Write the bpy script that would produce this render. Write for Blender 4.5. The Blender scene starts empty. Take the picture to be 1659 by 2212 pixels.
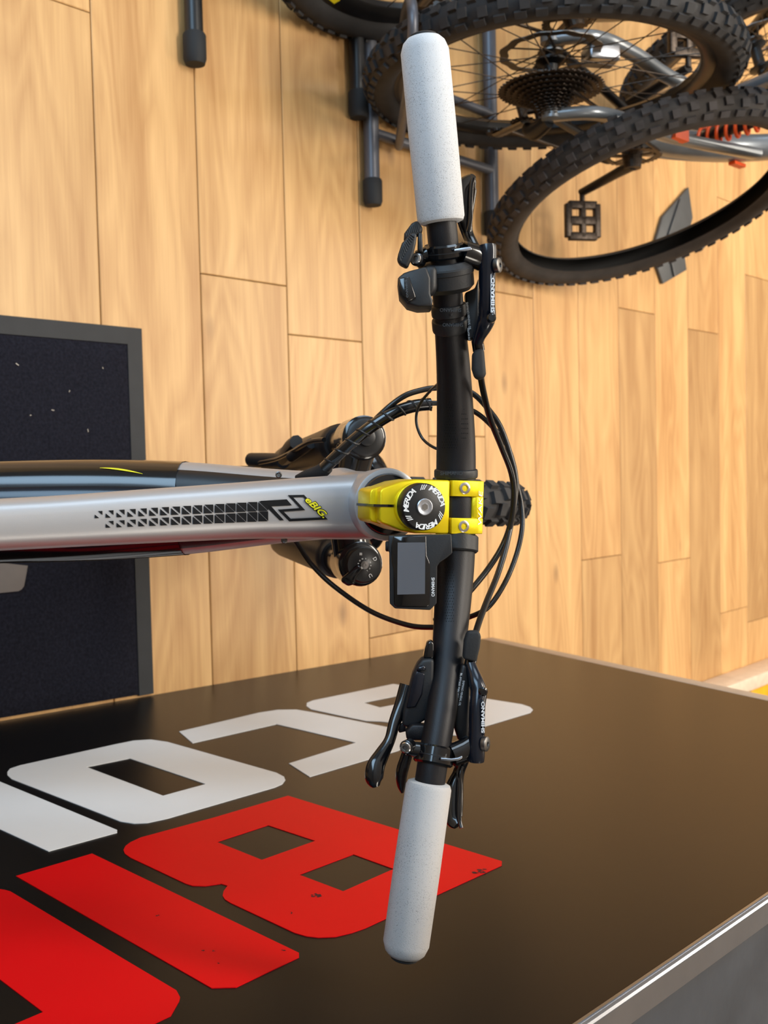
import bpy, bmesh, math, random
from mathutils import Vector as V, Matrix, Quaternion
from mathutils.bvhtree import BVHTree
from mathutils.geometry import tessellate_polygon
random.seed(7)
scene = bpy.context.scene
col = scene.collection

# ------------------------------------------------------------------ camera
H = 1.54                       # camera height above the floor
F_PX, CX, CY = 2181.2, 829.5, 1106.0
RIGHT = V((0.02294618, 0.69559062, 0.71807184))   # image right, in the world
DOWN = V((0.99883177, -0.04650467, 0.01313077))   # image down
FWD = V((0.04252734, 0.71693166, -0.69584511))    # viewing direction
CAM = V((0, 0, H))
cd = bpy.data.cameras.new('camera')
cam = bpy.data.objects.new('camera', cd)
col.objects.link(cam)
cd.sensor_fit = 'VERTICAL'; cd.sensor_height = 36.0; cd.sensor_width = 27.0
cd.lens = F_PX * 36.0 / 2212.0
m3 = Matrix((RIGHT, -DOWN, -FWD)).transposed()
cam.matrix_world = Matrix.Translation(CAM) @ m3.to_4x4()
cd.clip_start = 0.02
cd.dof.use_dof = True; cd.dof.focus_distance = 0.80; cd.dof.aperture_fstop = 14
scene.camera = cam

# ------------------------------------------------------------------ light
scene.view_settings.view_transform = 'Standard'
scene.view_settings.look = 'None'
scene.view_settings.gamma = 1.0
scene.view_settings.use_curve_mapping = False
scene.view_settings.exposure = -0.10
w = bpy.data.worlds.new('shop_ambient'); scene.world = w; w.use_nodes = True
w.node_tree.nodes['Background'].inputs[0].default_value = (0.62, 0.78, 1.0, 1)
w.node_tree.nodes['Background'].inputs[1].default_value = 0.30

def area(name, loc, target, sx, sy, power, color):
    d = bpy.data.lights.new(name, 'AREA'); d.shape = 'RECTANGLE'
    d.size = sx; d.size_y = sy; d.energy = power; d.color = color
    o = bpy.data.objects.new(name, d); col.objects.link(o)
    o.location = loc
    o.rotation_euler = (V(target) - V(loc)).to_track_quat('-Z', 'Y').to_euler()
    return o
area('shop_window', (-2.0, -2.35, 1.9), (-0.6, 1.4, 0.7), 3.2, 2.2, 200, (0.50, 0.75, 1.0))
area('side_window', (-3.9, 1.0, 1.9), (0, 1.4, 0.7), 2.4, 2.0, 85, (0.66, 0.83, 1.0))
area('ceiling_lamp', (-0.6, 4.3, 3.32), (-0.6, 4.3, 0), 3.0, 0.9, 150, (1.0, 0.90, 0.76))
area('ceiling_lamp', (-1.0, 1.6, 3.32), (-1.0, 1.6, 0), 1.6, 0.5, 80, (1.0, 0.92, 0.80))
area('ceiling_lamp', (2.2, 0.4, 3.32), (2.2, 0.4, 0), 1.0, 0.6, 22, (1.0, 0.92, 0.80))

# ------------------------------------------------------------------ pixel helpers
def ray(x, y):
    return RIGHT * ((x - CX) / F_PX) + DOWN * ((y - CY) / F_PX) + FWD
def at(x, y, t):                       # a pixel at depth t along the viewing axis
    return CAM + ray(x, y) * t
def on_floor(x, y, z=0.0):
    d = ray(x, y); return CAM + d * ((z - H) / d.z)
def on_plane(x, y, o, n):
    d = ray(x, y); return CAM + d * ((o - CAM).dot(n) / d.dot(n))

# ------------------------------------------------------------------ materials
def srgb(r, g, b):
    return tuple(((c / 255) / 12.92 if c / 255 < 0.04045 else ((c / 255 + 0.055) / 1.055) ** 2.4) for c in (r, g, b)) + (1,)
def mat(name, rgb, rough=0.5, metal=0.0, bump=0.0, bscale=200.0, var=0.0, vscale=30.0, coat=0.0, spec=0.5):
    m = bpy.data.materials.new(name); m.use_nodes = True
    nt = m.node_tree; b = nt.nodes['Principled BSDF']
    c = srgb(*rgb)
    b.inputs['Base Color'].default_value = c
    b.inputs['Roughness'].default_value = rough
    b.inputs['Metallic'].default_value = metal
    b.inputs['Coat Weight'].default_value = coat
    b.inputs['Coat Roughness'].default_value = 0.08
    b.inputs['Specular IOR Level'].default_value = spec
    tc = nt.nodes.new('ShaderNodeTexCoord')
    if var > 0:
        n = nt.nodes.new('ShaderNodeTexNoise'); n.inputs['Scale'].default_value = vscale; n.inputs['Detail'].default_value = 4
        nt.links.new(tc.outputs['Object'], n.inputs['Vector'])
        r = nt.nodes.new('ShaderNodeValToRGB')
        r.color_ramp.elements[0].position = 0.3; r.color_ramp.elements[1].position = 0.7
        r.color_ramp.elements[0].color = tuple(x * (1 - var) for x in c[:3]) + (1,)
        r.color_ramp.elements[1].color = tuple(min(1, x * (1 + var)) for x in c[:3]) + (1,)
        nt.links.new(n.outputs['Fac'], r.inputs['Fac']); nt.links.new(r.outputs['Color'], b.inputs['Base Color'])
    if bump > 0:
        n2 = nt.nodes.new('ShaderNodeTexNoise'); n2.inputs['Scale'].default_value = bscale; n2.inputs['Detail'].default_value = 3
        nt.links.new(tc.outputs['Object'], n2.inputs['Vector'])
        bp = nt.nodes.new('ShaderNodeBump'); bp.inputs['Strength'].default_value = bump; bp.inputs['Distance'].default_value = 0.001
        nt.links.new(n2.outputs['Fac'], bp.inputs['Height']); nt.links.new(bp.outputs['Normal'], b.inputs['Normal'])
    return m

def wood_mat():
    m = bpy.data.materials.new('oak_plank'); m.use_nodes = True
    nt = m.node_tree; N = nt.nodes.new; L = nt.links.new
    b = nt.nodes['Principled BSDF']
    tc = N('ShaderNodeTexCoord'); oi = N('ShaderNodeObjectInfo')
    # every plank reads the grain at a place of its own
    mul = N('ShaderNodeVectorMath'); mul.operation = 'SCALE'; mul.inputs[0].default_value = (37.0, 91.0, 53.0)
    L(oi.outputs['Random'], mul.inputs['Scale'])
    add = N('ShaderNodeVectorMath'); L(tc.outputs['Object'], add.inputs[0]); L(mul.outputs[0], add.inputs[1])
    # large soft warp for cathedral figures: noise stretched along the plank (x)
    mp = N('ShaderNodeMapping'); mp.inputs['Scale'].default_value = (1.3, 7.0, 1.0); L(add.outputs[0], mp.inputs['Vector'])
    n1 = N('ShaderNodeTexNoise'); n1.inputs['Scale'].default_value = 1.0; n1.inputs['Detail'].default_value = 1.5
    n1.inputs['Distortion'].default_value = 0.3; L(mp.outputs[0], n1.inputs['Vector'])
    k = N('ShaderNodeMath'); k.operation = 'MULTIPLY'; k.inputs[1].default_value = 13.0; L(n1.outputs['Fac'], k.inputs[0])
    fr = N('ShaderNodeMath'); fr.operation = 'PINGPONG'; fr.inputs[1].default_value = 0.5; L(k.outputs[0], fr.inputs[0])
    # fine pores
    mp2 = N('ShaderNodeMapping'); mp2.inputs['Scale'].default_value = (9.0, 240.0, 1.0); L(add.outputs[0], mp2.inputs['Vector'])
    n2 = N('ShaderNodeTexNoise'); n2.inputs['Scale'].default_value = 1.0; n2.inputs['Detail'].default_value = 3; L(mp2.outputs[0], n2.inputs['Vector'])
    # broad tone streaks
    mp3 = N('ShaderNodeMapping'); mp3.inputs['Scale'].default_value = (1.2, 16.0, 1.0); L(add.outputs[0], mp3.inputs['Vector'])
    n3 = N('ShaderNodeTexNoise'); n3.inputs['Scale'].default_value = 1.0; n3.inputs['Detail'].default_value = 2; L(mp3.outputs[0], n3.inputs['Vector'])
    r1 = N('ShaderNodeMath'); r1.operation = 'MULTIPLY'; r1.inputs[1].default_value = 0.30; L(fr.outputs[0], r1.inputs[0])
    r2 = N('ShaderNodeMath'); r2.operation = 'MULTIPLY_ADD'; r2.inputs[1].default_value = 0.30; L(n2.outputs['Fac'], r2.inputs[0]); L(r1.outputs[0], r2.inputs[2])
    r3 = N('ShaderNodeMath'); r3.operation = 'MULTIPLY_ADD'; r3.inputs[1].default_value = 0.75; L(n3.outputs['Fac'], r3.inputs[0]); L(r2.outputs[0], r3.inputs[2])
    ramp = N('ShaderNodeValToRGB'); e = ramp.color_ramp.elements
    e[0].position = 0.28; e[0].color = srgb(174, 130, 88)
    e[1].position = 0.86; e[1].color = srgb(224, 184, 134)
    L(r3.outputs[0], ramp.inputs['Fac'])
    # plank to plank tone
    hv = N('ShaderNodeHueSaturation'); hv.inputs['Saturation'].default_value = 1.10
    sp = N('ShaderNodeSeparateColor'); L(oi.outputs['Color'], sp.inputs[0]); L(sp.outputs[0], hv.inputs['Value']); L(ramp.outputs[0], hv.inputs['Color'])
    # knots
    mp4 = N('ShaderNodeMapping'); mp4.inputs['Scale'].default_value = (2.6, 5.5, 1.0); L(add.outputs[0], mp4.inputs['Vector'])
    vo = N('ShaderNodeTexVoronoi'); vo.inputs['Scale'].default_value = 1.0; L(mp4.outputs[0], vo.inputs['Vector'])
    kr = N('ShaderNodeValToRGB'); kr.color_ramp.elements[0].position = 0.02; kr.color_ramp.elements[0].color = (1, 1, 1, 1)
    kr.color_ramp.elements[1].position = 0.09; kr.color_ramp.elements[1].color = (0, 0, 0, 1)
    L(vo.outputs['Distance'], kr.inputs['Fac'])
    km = N('ShaderNodeMath'); km.operation = 'MULTIPLY'; km.inputs[1].default_value = 0.45; L(kr.outputs[0], km.inputs[0])
    mx = N('ShaderNodeMixRGB'); mx.inputs[2].default_value = srgb(92, 62, 40)
    L(km.outputs[0], mx.inputs[0]); L(hv.outputs[0], mx.inputs[1]); L(mx.outputs[0], b.inputs['Base Color'])
    b.inputs['Roughness'].default_value = 0.42
    bp = N('ShaderNodeBump'); bp.inputs['Strength'].default_value = 0.12; bp.inputs['Distance'].default_value = 0.001
    L(r2.outputs[0], bp.inputs['Height']); L(bp.outputs[0], b.inputs['Normal'])
    return m

MT = dict(
    wood=wood_mat(),
    gap=mat('plank_joint', (70, 48, 32), 0.8, var=0.1),
    mat=mat('doormat_pile', (30, 30, 38), 0.95, bump=0.9, bscale=900, var=0.35, vscale=220, spec=0.1),
    rubber=mat('mat_rubber_border', (40, 41, 43), 0.7, bump=0.2, bscale=300, var=0.1),
    laminate=mat('black_counter_laminate', (15, 14, 13), 0.34, var=0.2, vscale=3, bump=0.04, bscale=25, spec=0.30),
    ctop=mat('grey_counter_top', (66, 69, 74), 0.42, var=0.22, vscale=14, bump=0.25, bscale=60),
    trim=mat('aluminium_trim', (178, 183, 192), 0.34, 1.0, var=0.05),
    etrim=mat('taupe_edge_strip', (176, 158, 140), 0.5, var=0.05),
    red=mat('red_vinyl', (208, 2, 10), 0.5, var=0.04, vscale=6, spec=0.2),
    white=mat('white_vinyl', (222, 222, 222), 0.5, var=0.03, vscale=6, spec=0.2),
    scuff=mat('dark_scuff', (70, 20, 18), 0.8, var=0.3, vscale=200),
    card=mat('greige_card', (112, 102, 95), 0.8, var=0.05),
    silver=mat('satin_silver_paint', (176, 176, 178), 0.42, 0.5, var=0.02, vscale=8, coat=0.1, bump=0.04, bscale=1500),
    gblack=mat('gloss_black', (10, 11, 14), 0.16, var=0.05, coat=0.4),
    sblack=mat('satin_black', (16, 17, 20), 0.42, var=0.05, bump=0.05, bscale=900),
    mblack=mat('matte_black_alloy', (19, 18, 22), 0.46, 0.25, var=0.05, bump=0.12, bscale=1500),
    nblack=mat('blue_black_anodised', (14, 20, 32), 0.24, 0.2, var=0.05, coat=0.3),
    plastic=mat('black_plastic', (24, 26, 29), 0.5, var=0.06, bump=0.1, bscale=700),
    rub=mat('black_rubber', (28, 29, 31), 0.72, var=0.08, bump=0.15, bscale=500),
    hose=mat('black_hose', (12, 12, 13), 0.3, var=0.05),
    foamc=None,
    gold=mat('yellow_anodised', (238, 214, 22), 0.33, 0.55, var=0.03, vscale=60, bump=0.12, bscale=2600),
    steel=mat('polished_steel', (205, 205, 205), 0.2, 1.0, var=0.03),
    dsteel=mat('dull_steel', (120, 118, 116), 0.4, 1.0, var=0.1, vscale=90),
    ink=mat('white_print', (228, 230, 232), 0.5, var=0.02),
    dink=mat('grey_print', (88, 92, 96), 0.5, var=0.02),
    embo=mat('embossed_rubber', (50, 53, 57), 0.6, var=0.05),
    bink=mat('black_print', (14, 15, 18), 0.65, var=0.02, spec=0.2),
    yink=mat('yellow_print', (236, 226, 30), 0.5, var=0.02),
    screen=mat('display_glass', (86, 90, 98), 0.06, 0.0, var=0.05, vscale=20, coat=1.0),
    glass=mat('display_bezel', (8, 9, 11), 0.08, coat=0.6, var=0.05),
    bronze=mat('dark_stanchion', (44, 36, 30), 0.16, 0.8, var=0.05),
    tyre=mat('tyre_rubber', (38, 37, 38), 0.75, var=0.25, vscale=40, bump=0.2, bscale=250),
    knob=mat('tyre_tread', (44, 43, 44), 0.8, var=0.25, vscale=60, bump=0.2, bscale=250),
    dtyre=mat('dusty_tyre_rubber', (50, 45, 42), 0.8, var=0.3, vscale=25, bump=0.2, bscale=250),
    dknob=mat('dusty_tyre_tread', (56, 52, 52), 0.82, var=0.3, vscale=45, bump=0.2, bscale=250),
    casing=mat('tyre_inner_casing', (14, 13, 13), 0.7, var=0.2),
    rim=mat('black_rim', (16, 16, 18), 0.35, var=0.05),
    rack=mat('grey_rack_paint', (88, 90, 98), 0.38, 0.3, var=0.06),
    rackb=mat('black_rack_paint', (18, 20, 24), 0.35, var=0.06),
    fgrey=mat('grey_frame_paint', (128, 134, 140), 0.3, 0.4, var=0.04, coat=0.3),
    fblack=mat('black_frame_paint', (14, 15, 18), 0.25, var=0.04, coat=0.3),
    orange=mat('orange_accent', (236, 84, 22), 0.4, var=0.05),
    chain=mat('oily_chain_steel', (74, 66, 60), 0.42, 0.9, var=0.3, vscale=150),
    plate=mat('dark_grey_steel_plate', (84, 86, 88), 0.5, 0.2, var=0.08),
    tray=mat('pale_tray_wood', (226, 204, 180), 0.5, var=0.08, vscale=40),
    pyellow=mat('yellow_packaging', (240, 180, 20), 0.45, var=0.08),
    pred=mat('brick_red_packaging', (170, 66, 40), 0.45, var=0.08),
    pbrown=mat('brown_packaging', (90, 66, 50), 0.5, var=0.08),
)
def foam_mat(name, dark, light):
    m = bpy.data.materials.new(name); m.use_nodes = True
    nt = m.node_tree; N = nt.nodes.new; L = nt.links.new; b = nt.nodes['Principled BSDF']
    tc = N('ShaderNodeTexCoord')
    n = N('ShaderNodeTexNoise'); n.inputs['Scale'].default_value = 1500; n.inputs['Detail'].default_value = 2; L(tc.outputs['Object'], n.inputs['Vector'])
    n2 = N('ShaderNodeTexNoise'); n2.inputs['Scale'].default_value = 22; n2.inputs['Detail'].default_value = 3; L(tc.outputs['Object'], n2.inputs['Vector'])
    s = N('ShaderNodeMath'); s.operation = 'MULTIPLY_ADD'; s.inputs[1].default_value = 0.30; L(n2.outputs['Fac'], s.inputs[0]); L(n.outputs['Fac'], s.inputs[2])
    r = N('ShaderNodeValToRGB'); r.color_ramp.elements[0].position = 0.40; r.color_ramp.elements[0].color = srgb(*dark)
    r.color_ramp.elements[1].position = 0.56; r.color_ramp.elements[1].color = srgb(*light)
    L(s.outputs[0], r.inputs['Fac']); L(r.outputs[0], b.inputs['Base Color'])
    b.inputs['Roughness'].default_value = 0.85
    bp = N('ShaderNodeBump'); bp.inputs['Strength'].default_value = 0.25; bp.inputs['Distance'].default_value = 0.0008
    L(n.outputs['Fac'], bp.inputs['Height']); L(bp.outputs[0], b.inputs['Normal'])
    return m
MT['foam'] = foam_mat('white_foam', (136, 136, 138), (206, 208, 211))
MT['foam_shaded'] = foam_mat('shaded_white_foam', (112, 109, 108), (180, 177, 175))  # same white foam, darkened: the right grip's weaker light is in the colour

# ------------------------------------------------------------------ object helpers
BASE = V((0, 0, 0))                # world coordinates minus BASE = coordinates under the thing's Empty
def thing(name, label, cat, loc=(0, 0, 0), group=None):
    global BASE
    o = bpy.data.objects.new(name, None); col.objects.link(o); o.location = loc
    o.empty_display_size = 0.1
    o['label'] = label; o['category'] = cat
    if group: o['group'] = group
    BASE = V(loc)
    return o
def raw(name, verts, faces, material, parent=None, smooth=False, local=False):
    me = bpy.data.meshes.new(name)
    b = V((0, 0, 0)) if (local or parent is None) else BASE
    me.from_pydata([tuple(V(v) - b) for v in verts], [], faces)
    me.validate(); me.update()
    if material: me.materials.append(material)
    o = bpy.data.objects.new(name, me); col.objects.link(o)
    if parent: o.parent = parent
    bm = bmesh.new(); bm.from_mesh(me); bmesh.ops.recalc_face_normals(bm, faces=bm.faces)
    if smooth:
        for f in bm.faces: f.smooth = True
        for e in bm.edges:
            if len(e.link_faces) == 2 and e.calc_face_angle(0) > 0.7: e.smooth = False
    bm.to_mesh(me); bm.free()
    return o
def struct(o):
    o['kind'] = 'structure'; return o
def stuff(o):
    o['kind'] = 'stuff'; return o
def bevel(o, wd, seg=2):
    md = o.modifiers.new('bevel', 'BEVEL'); md.width = wd; md.segments = seg; md.limit_method = 'ANGLE'; md.angle_limit = 0.6
    md.harden_normals = False
    for p in o.data.polygons: p.use_smooth = True
    return o

class MB:                          # collects pieces that make one part
    def __init__(s): s.v = []; s.f = []
    def add(s, vs, fs):
        k = len(s.v); s.v += [V(v) for v in vs]; s.f += [tuple(i + k for i in f) for f in fs]; return s
    def build(s, name, material, parent=None, smooth=False, local=False):
        return raw(name, s.v, s.f, material, parent, smooth, local)

def frames(pts, up=None):
    n = len(pts); T = []
    for i in range(n):
        a = pts[max(i - 1, 0)]; b = pts[min(i + 1, n - 1)]
        T.append((b - a).normalized())
    u = up if up is not None else (V((0, 0, 1)) if abs(T[0].z) < 0.9 else V((0, 1, 0)))
    out = []
    for i in range(n):
        if up is not None: u = up
        x = u.cross(T[i])
        if x.length < 1e-6: x = V((1, 0, 0)).cross(T[i])
        x.normalize(); y = T[i].cross(x).normalized()
        out.append((x, y)); u = y
    return out
def sweep(pts, rad, seg=12, up=None, power=2.0, caps=True):
    """rad: number, list of numbers or list of (side, up) half sizes; power > 2 squares the section"""
    pts = [V(p) for p in pts]; n = len(pts)
    if not isinstance(rad, (list, tuple)): rad = [rad] * n
    fr = frames(pts, up); vs = []; fs = []
    for i in range(n):
        r = rad[i]; rx, ry = r if isinstance(r, (list, tuple)) else (r, r)
        x, y = fr[i]
        for k in range(seg):
            a = 2 * math.pi * k / seg; c, s = math.cos(a), math.sin(a)
            cc = math.copysign(abs(c) ** (2 / power), c); ss = math.copysign(abs(s) ** (2 / power), s)
            vs.append(pts[i] + x * (cc * rx) + y * (ss * ry))
    for i in range(n - 1):
        for k in range(seg):
            k2 = (k + 1) % seg
            fs.append((i * seg + k, i * seg + k2, (i + 1) * seg + k2, (i + 1) * seg + k))
    if caps:
        fs.append(tuple(range(seg - 1, -1, -1))); fs.append(tuple((n - 1) * seg + k for k in range(seg)))
    return vs, fs
def smooth_path(pts, sub=6):
    """Catmull-Rom through points that may carry extra numbers (radii)"""
    P_ = [tuple(p) for p in pts]; out = []
    for i in range(len(P_) - 1):
        p0 = P_[max(i - 1, 0)]; p1 = P_[i]; p2 = P_[i + 1]; p3 = P_[min(i + 2, len(P_) - 1)]
        for k in range(sub):
            t = k / sub
            out.append(tuple(0.5 * (2 * b + (c - a) * t + (2 * a - 5 * b + 4 * c - d) * t * t + (3 * b - a - 3 * c + d) * t ** 3)
                             for a, b, c, d in zip(p0, p1, p2, p3)))
    out.append(P_[-1]); return out
def tube(name, pts, rad, material, parent=None, seg=12, up=None, power=2.0, local=False, sub=0):
    if sub:
        if isinstance(rad, (list, tuple)):
            q = smooth_path([tuple(p) + (r if isinstance(r, tuple) else (r, r)) for p, r in zip(pts, rad)], sub)
            pts = [V(p[:3]) for p in q]; rad = [(p[3], p[4]) for p in q]
        else:
            pts = [V(p) for p in smooth_path(pts, sub)]
    v, f = sweep(pts, rad, seg, up, power)
    return raw(name, v, f, material, parent, True, local)
def px_tube(name, pts, rad, material, parent, seg=10, sub=6):
    return tube(name, [at(*p) for p in pts], rad, material, parent, seg, sub=sub)
def basis(axis, ref=None):
    a = V(axis).normalized(); r = V(ref) if ref else (V((1, 0, 0)) if abs(a.x) < 0.9 else V((0, 1, 0)))
    x = (r - a * r.dot(a)).normalized(); y = a.cross(x); return x, y, a
def lathe_g(o, axis, prof, seg=32, ref=None, close=True):
    o = V(o); x, y, a = basis(axis, ref); vs = []; fs = []
    for s, r in prof:
        for k in range(seg):
            t = 2 * math.pi * k / seg
            vs.append(o + a * s + x * (r * math.cos(t)) + y * (r * math.sin(t)))
    n = len(prof)
    for i in range(n - 1):
        for k in range(seg):
            k2 = (k + 1) % seg; fs.append((i * seg + k, i * seg + k2, (i + 1) * seg + k2, (i + 1) * seg + k))
    if close:
        fs.append(tuple(range(seg))); fs.append(tuple((n - 1) * seg + k for k in range(seg)))
    return vs, fs
def lathe(name, o, axis, prof, material, parent=None, seg=32, close=True, local=False):
    v, f = lathe_g(o, axis, prof, seg, None, close)
    return raw(name, v, f, material, parent, True, local)
def prism_g(poly, ext):
    poly = [V(p) for p in poly]; ext = V(ext); n = len(poly)
    vs = poly + [p + ext for p in poly]
    fs = [tuple(range(n)), tuple(range(2 * n - 1, n - 1, -1))]
    fs += [(i, (i + 1) % n, (i + 1) % n + n, i + n) for i in range(n)]
    return vs, fs
def prism(name, poly, ext, material, parent=None, bev=0.0, local=False, seg=2):
    v, f = prism_g(poly, ext); o = raw(name, v, f, material, parent, False, local)
    if bev: bevel(o, bev, seg)
    return o
def slab(name, px, t, thick, material, parent, bev=0.0012, tilt=None, seg=2):
    """a plate seen face on: outline on a plane at depth t, thickness along the viewing axis (or on a given plane)"""
    if tilt:
        o, n = tilt; poly = [on_plane(x, y, o, n) for x, y in px]; ext = -n.normalized() * thick
    else:
        poly = [at(x, y, t) for x, y in px]; ext = FWD * thick
    return prism(name, poly, ext, material, parent, bev, seg=seg)
def box_g(o, ax, ay, az):
    """box centred at o with half vectors"""
    o, ax, ay, az = V(o), V(ax), V(ay), V(az)
    vs = [o + ax * i + ay * j + az * k for i in (-1, 1) for j in (-1, 1) for k in (-1, 1)]
    return vs, [(0, 1, 3, 2), (4, 6, 7, 5), (0, 4, 5, 1), (2, 3, 7, 6), (0, 2, 6, 4), (1, 5, 7, 3)]
def box(name, lo, hi, material, parent=None, bev=0.0, local=False):
    lo, hi = V(lo), V(hi); h = (hi - lo) / 2
    v, f = box_g((lo + hi) / 2, (h.x, 0, 0), (0, h.y, 0), (0, 0, h.z)); o = raw(name, v, f, material, parent, False, local)
    if bev: bevel(o, bev)
    return o
def flat_poly(outer, holes=()):
    loops = [[V(p) for p in outer]] + [[V(p) for p in h] for h in holes]
    tri = tessellate_polygon(loops); vs = [p for l in loops for p in l]
    return vs, [tuple(t) for t in tri], loops
def plate_with_holes(name, outer, holes, ext, material, parent):
    vs, tri, loops = flat_poly(outer, holes); ext = V(ext); n = len(vs)
    V2 = vs + [v + ext for v in vs]
    fs = list(tri) + [(a + n, c + n, b + n) for a, b, c in tri]
    k = 0
    for l in loops:
        m = len(l); fs += [(k + i, k + (i + 1) % m, k + (i + 1) % m + n, k + i + n) for i in range(m)]; k += m
    return raw(name, V2, fs, material, parent)
def text_mesh(s, size, shear=0.0, bold=0.0, align='CENTER', space=1.0):
    c = bpy.data.curves.new('t', 'FONT'); c.body = s; c.size = size; c.shear = shear; c.offset = bold
    c.align_x = align; c.align_y = 'CENTER'; c.space_character = space; c.resolution_u = 3
    o = bpy.data.objects.new('t', c); col.objects.link(o)
    bpy.context.view_layer.update()
    me = bpy.data.meshes.new_from_object(o.evaluated_get(bpy.context.evaluated_depsgraph_get()))
    vs = [v.co.copy() for v in me.vertices]; fs = [tuple(p.vertices) for p in me.polygons]
    bpy.data.objects.remove(o); bpy.data.curves.remove(c); bpy.data.meshes.remove(me)
    return vs, fs
def text_g(s, size, o, xdir, ydir, stretch=1.0, fit=None, **kw):
    """lettering on a plane; fit = total length along xdir"""
    vs, fs = text_mesh(s, size, **kw)
    if fit:
        lo = min(v.x for v in vs); hi = max(v.x for v in vs); stretch = fit / (hi - lo)
    xd = V(xdir).normalized(); yd = V(ydir).normalized()
    return [V(o) + xd * (v.x * stretch) + yd * v.y for v in vs], fs
def px_text(name, s, x, y, t, length_px, size_px, material, parent, xdir=None, ydir=None, lift=0.0006, **kw):
    """printed word: centre pixel, running direction given as image vectors"""
    xd = xdir or DOWN; yd = ydir or RIGHT
    k = t / F_PX
    vs, fs = text_g(s, size_px * k, at(x, y, t) - FWD * lift, xd, yd, fit=length_px * k, **kw)
    return raw(name, vs, fs, material, parent)

def torus_ring_g(o, axis, R, sec, seg=48, ref=None):
    """revolve a closed section [(axial, radius)] about an axis"""
    o = V(o); x, y, a = basis(axis, ref); vs = []; fs = []; n = len(sec)
    for k in range(seg):
        t = 2 * math.pi * k / seg; d = x * math.cos(t) + y * math.sin(t)
        for s, r in sec: vs.append(o + a * s + d * r)
    for k in range(seg):
        k2 = (k + 1) % seg
        for i in range(n):
            j = (i + 1) % n; fs.append((k * n + i, k * n + j, k2 * n + j, k2 * n + i))
    return vs, fs
def arc(cx, cy, r, a0, a1, n):
    return [(cx + r * math.cos(a0 + (a1 - a0) * i / n), cy + r * math.sin(a0 + (a1 - a0) * i / n)) for i in range(n + 1)]

# ================================================================== THE SETTING
PITCH = 0.13495 * H; Y0 = 0.59024 * H
floor = struct(box('floor', (-4.0, -2.4, -0.05), (3.0, 5.6, -0.004), MT['gap']))
# joints seen in the photograph: row -> x of a plank end
JOINT = {-1: -0.774, 1: -0.367, 2: -0.272, 3: 0.366, 4: -0.073, 5: -0.43, 6: 0.55, 7: 0.264, 8: -0.447, 9: 0.306, 10: -0.421, 11: 0.510, 12: -0.642, 0: -0.96}
JOINT2 = {12: 0.566}
TONE = {-1: (1.04, .94), 0: (1.06, 1.0), 1: (.98, .95), 2: (.97, 1.04), 3: (.93, 1.0), 4: (1.06, 1.02), 5: (.90, 1.06), 6: (1.08, 1.04), 7: (1.06, .90), 8: (1.06, .84), 9: (1.12, 1.06), 10: (1.04, .82), 11: (1.06, 1.02), 12: (1.05, .80, 1.0)}
plank_meshes = {}
def plank(x0, x1, row, tone):
    key = round(x1 - x0, 3)
    if key not in plank_meshes:
        l = key / 2 - 0.0008; wd = PITCH / 2 - 0.0010; c = 0.0016
        lo = [(-l, -wd), (l, -wd), (l, wd), (-l, wd)]; hi = [(-l + c, -wd + c), (l - c, -wd + c), (l - c, wd - c), (-l + c, wd - c)]
        vs = [(x, y, -0.010) for x, y in lo] + [(x, y, -0.0010) for x, y in lo] + [(x, y, 0.0) for x, y in hi]
        fs = [(3, 2, 1, 0), (8, 9, 10, 11)] + [(i, (i + 1) % 4, (i + 1) % 4 + 4, i + 4) for i in range(4)] + [(i + 4, (i + 1) % 4 + 4, (i + 1) % 4 + 8, i + 8) for i in range(4)]
        me = bpy.data.meshes.new('plank'); me.from_pydata(vs, [], fs); me.materials.append(MT['wood']); plank_meshes[key] = me
    o = bpy.data.objects.new('plank', plank_meshes[key]); col.objects.link(o)
    o.color = (tone, tone, tone, 1); o.parent = floor; o.location = ((x0 + x1) / 2, Y0 + (row + 0.5) * PITCH, 0)
for row in range(-15, 22):
    j = JOINT.get(row, ((row * 0.618) % 1.0) * 1.3 - 0.65)
    xs = {-4.0, 3.0, round(j, 3)}
    if row in JOINT2: xs.add(JOINT2[row])
    k = j - 1.38
    while k > -4.0: xs.add(round(k, 3)); k -= 1.38
    k = (JOINT2.get(row, j)) + 1.38
    while k < 3.0: xs.add(round(k, 3)); k += 1.38
    xs = sorted(xs)
    for a, b in zip(xs[:-1], xs[1:]):
        if b - a < 0.02: continue
        tn = TONE.get(row); tone = random.uniform(0.9, 1.1)
        if tn and abs(b - j) < 0.005: tone = tn[0]
        if tn and abs(a - j) < 0.005: tone = tn[1]
        if tn and len(tn) > 2 and abs(a - JOINT2.get(row, 99)) < 0.005: tone = tn[2]
        plank(a, b, row, tone)

WALL = mat('white_wall_paint', (150, 147, 142), 0.85, var=0.02, vscale=3)
CEIL = mat('white_ceiling', (228, 226, 222), 0.9, var=0.02, vscale=3)
struct(box('wall_left', (-4.1, -2.5, -0.05), (-4.0, 5.7, 3.4), WALL))
struct(box('wall_right', (3.0, -2.5, -0.05), (3.1, 5.7, 3.4), WALL))
struct(box('wall_back', (-4.0, 5.6, -0.05), (3.0, 5.7, 3.4), WALL))
struct(box('wall_front', (-4.0, -2.5, -0.05), (3.0, -2.4, 3.4), WALL))
struct(box('ceiling', (-4.0, -2.4, 3.4), (3.0, 5.6, 3.5), CEIL))

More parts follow.
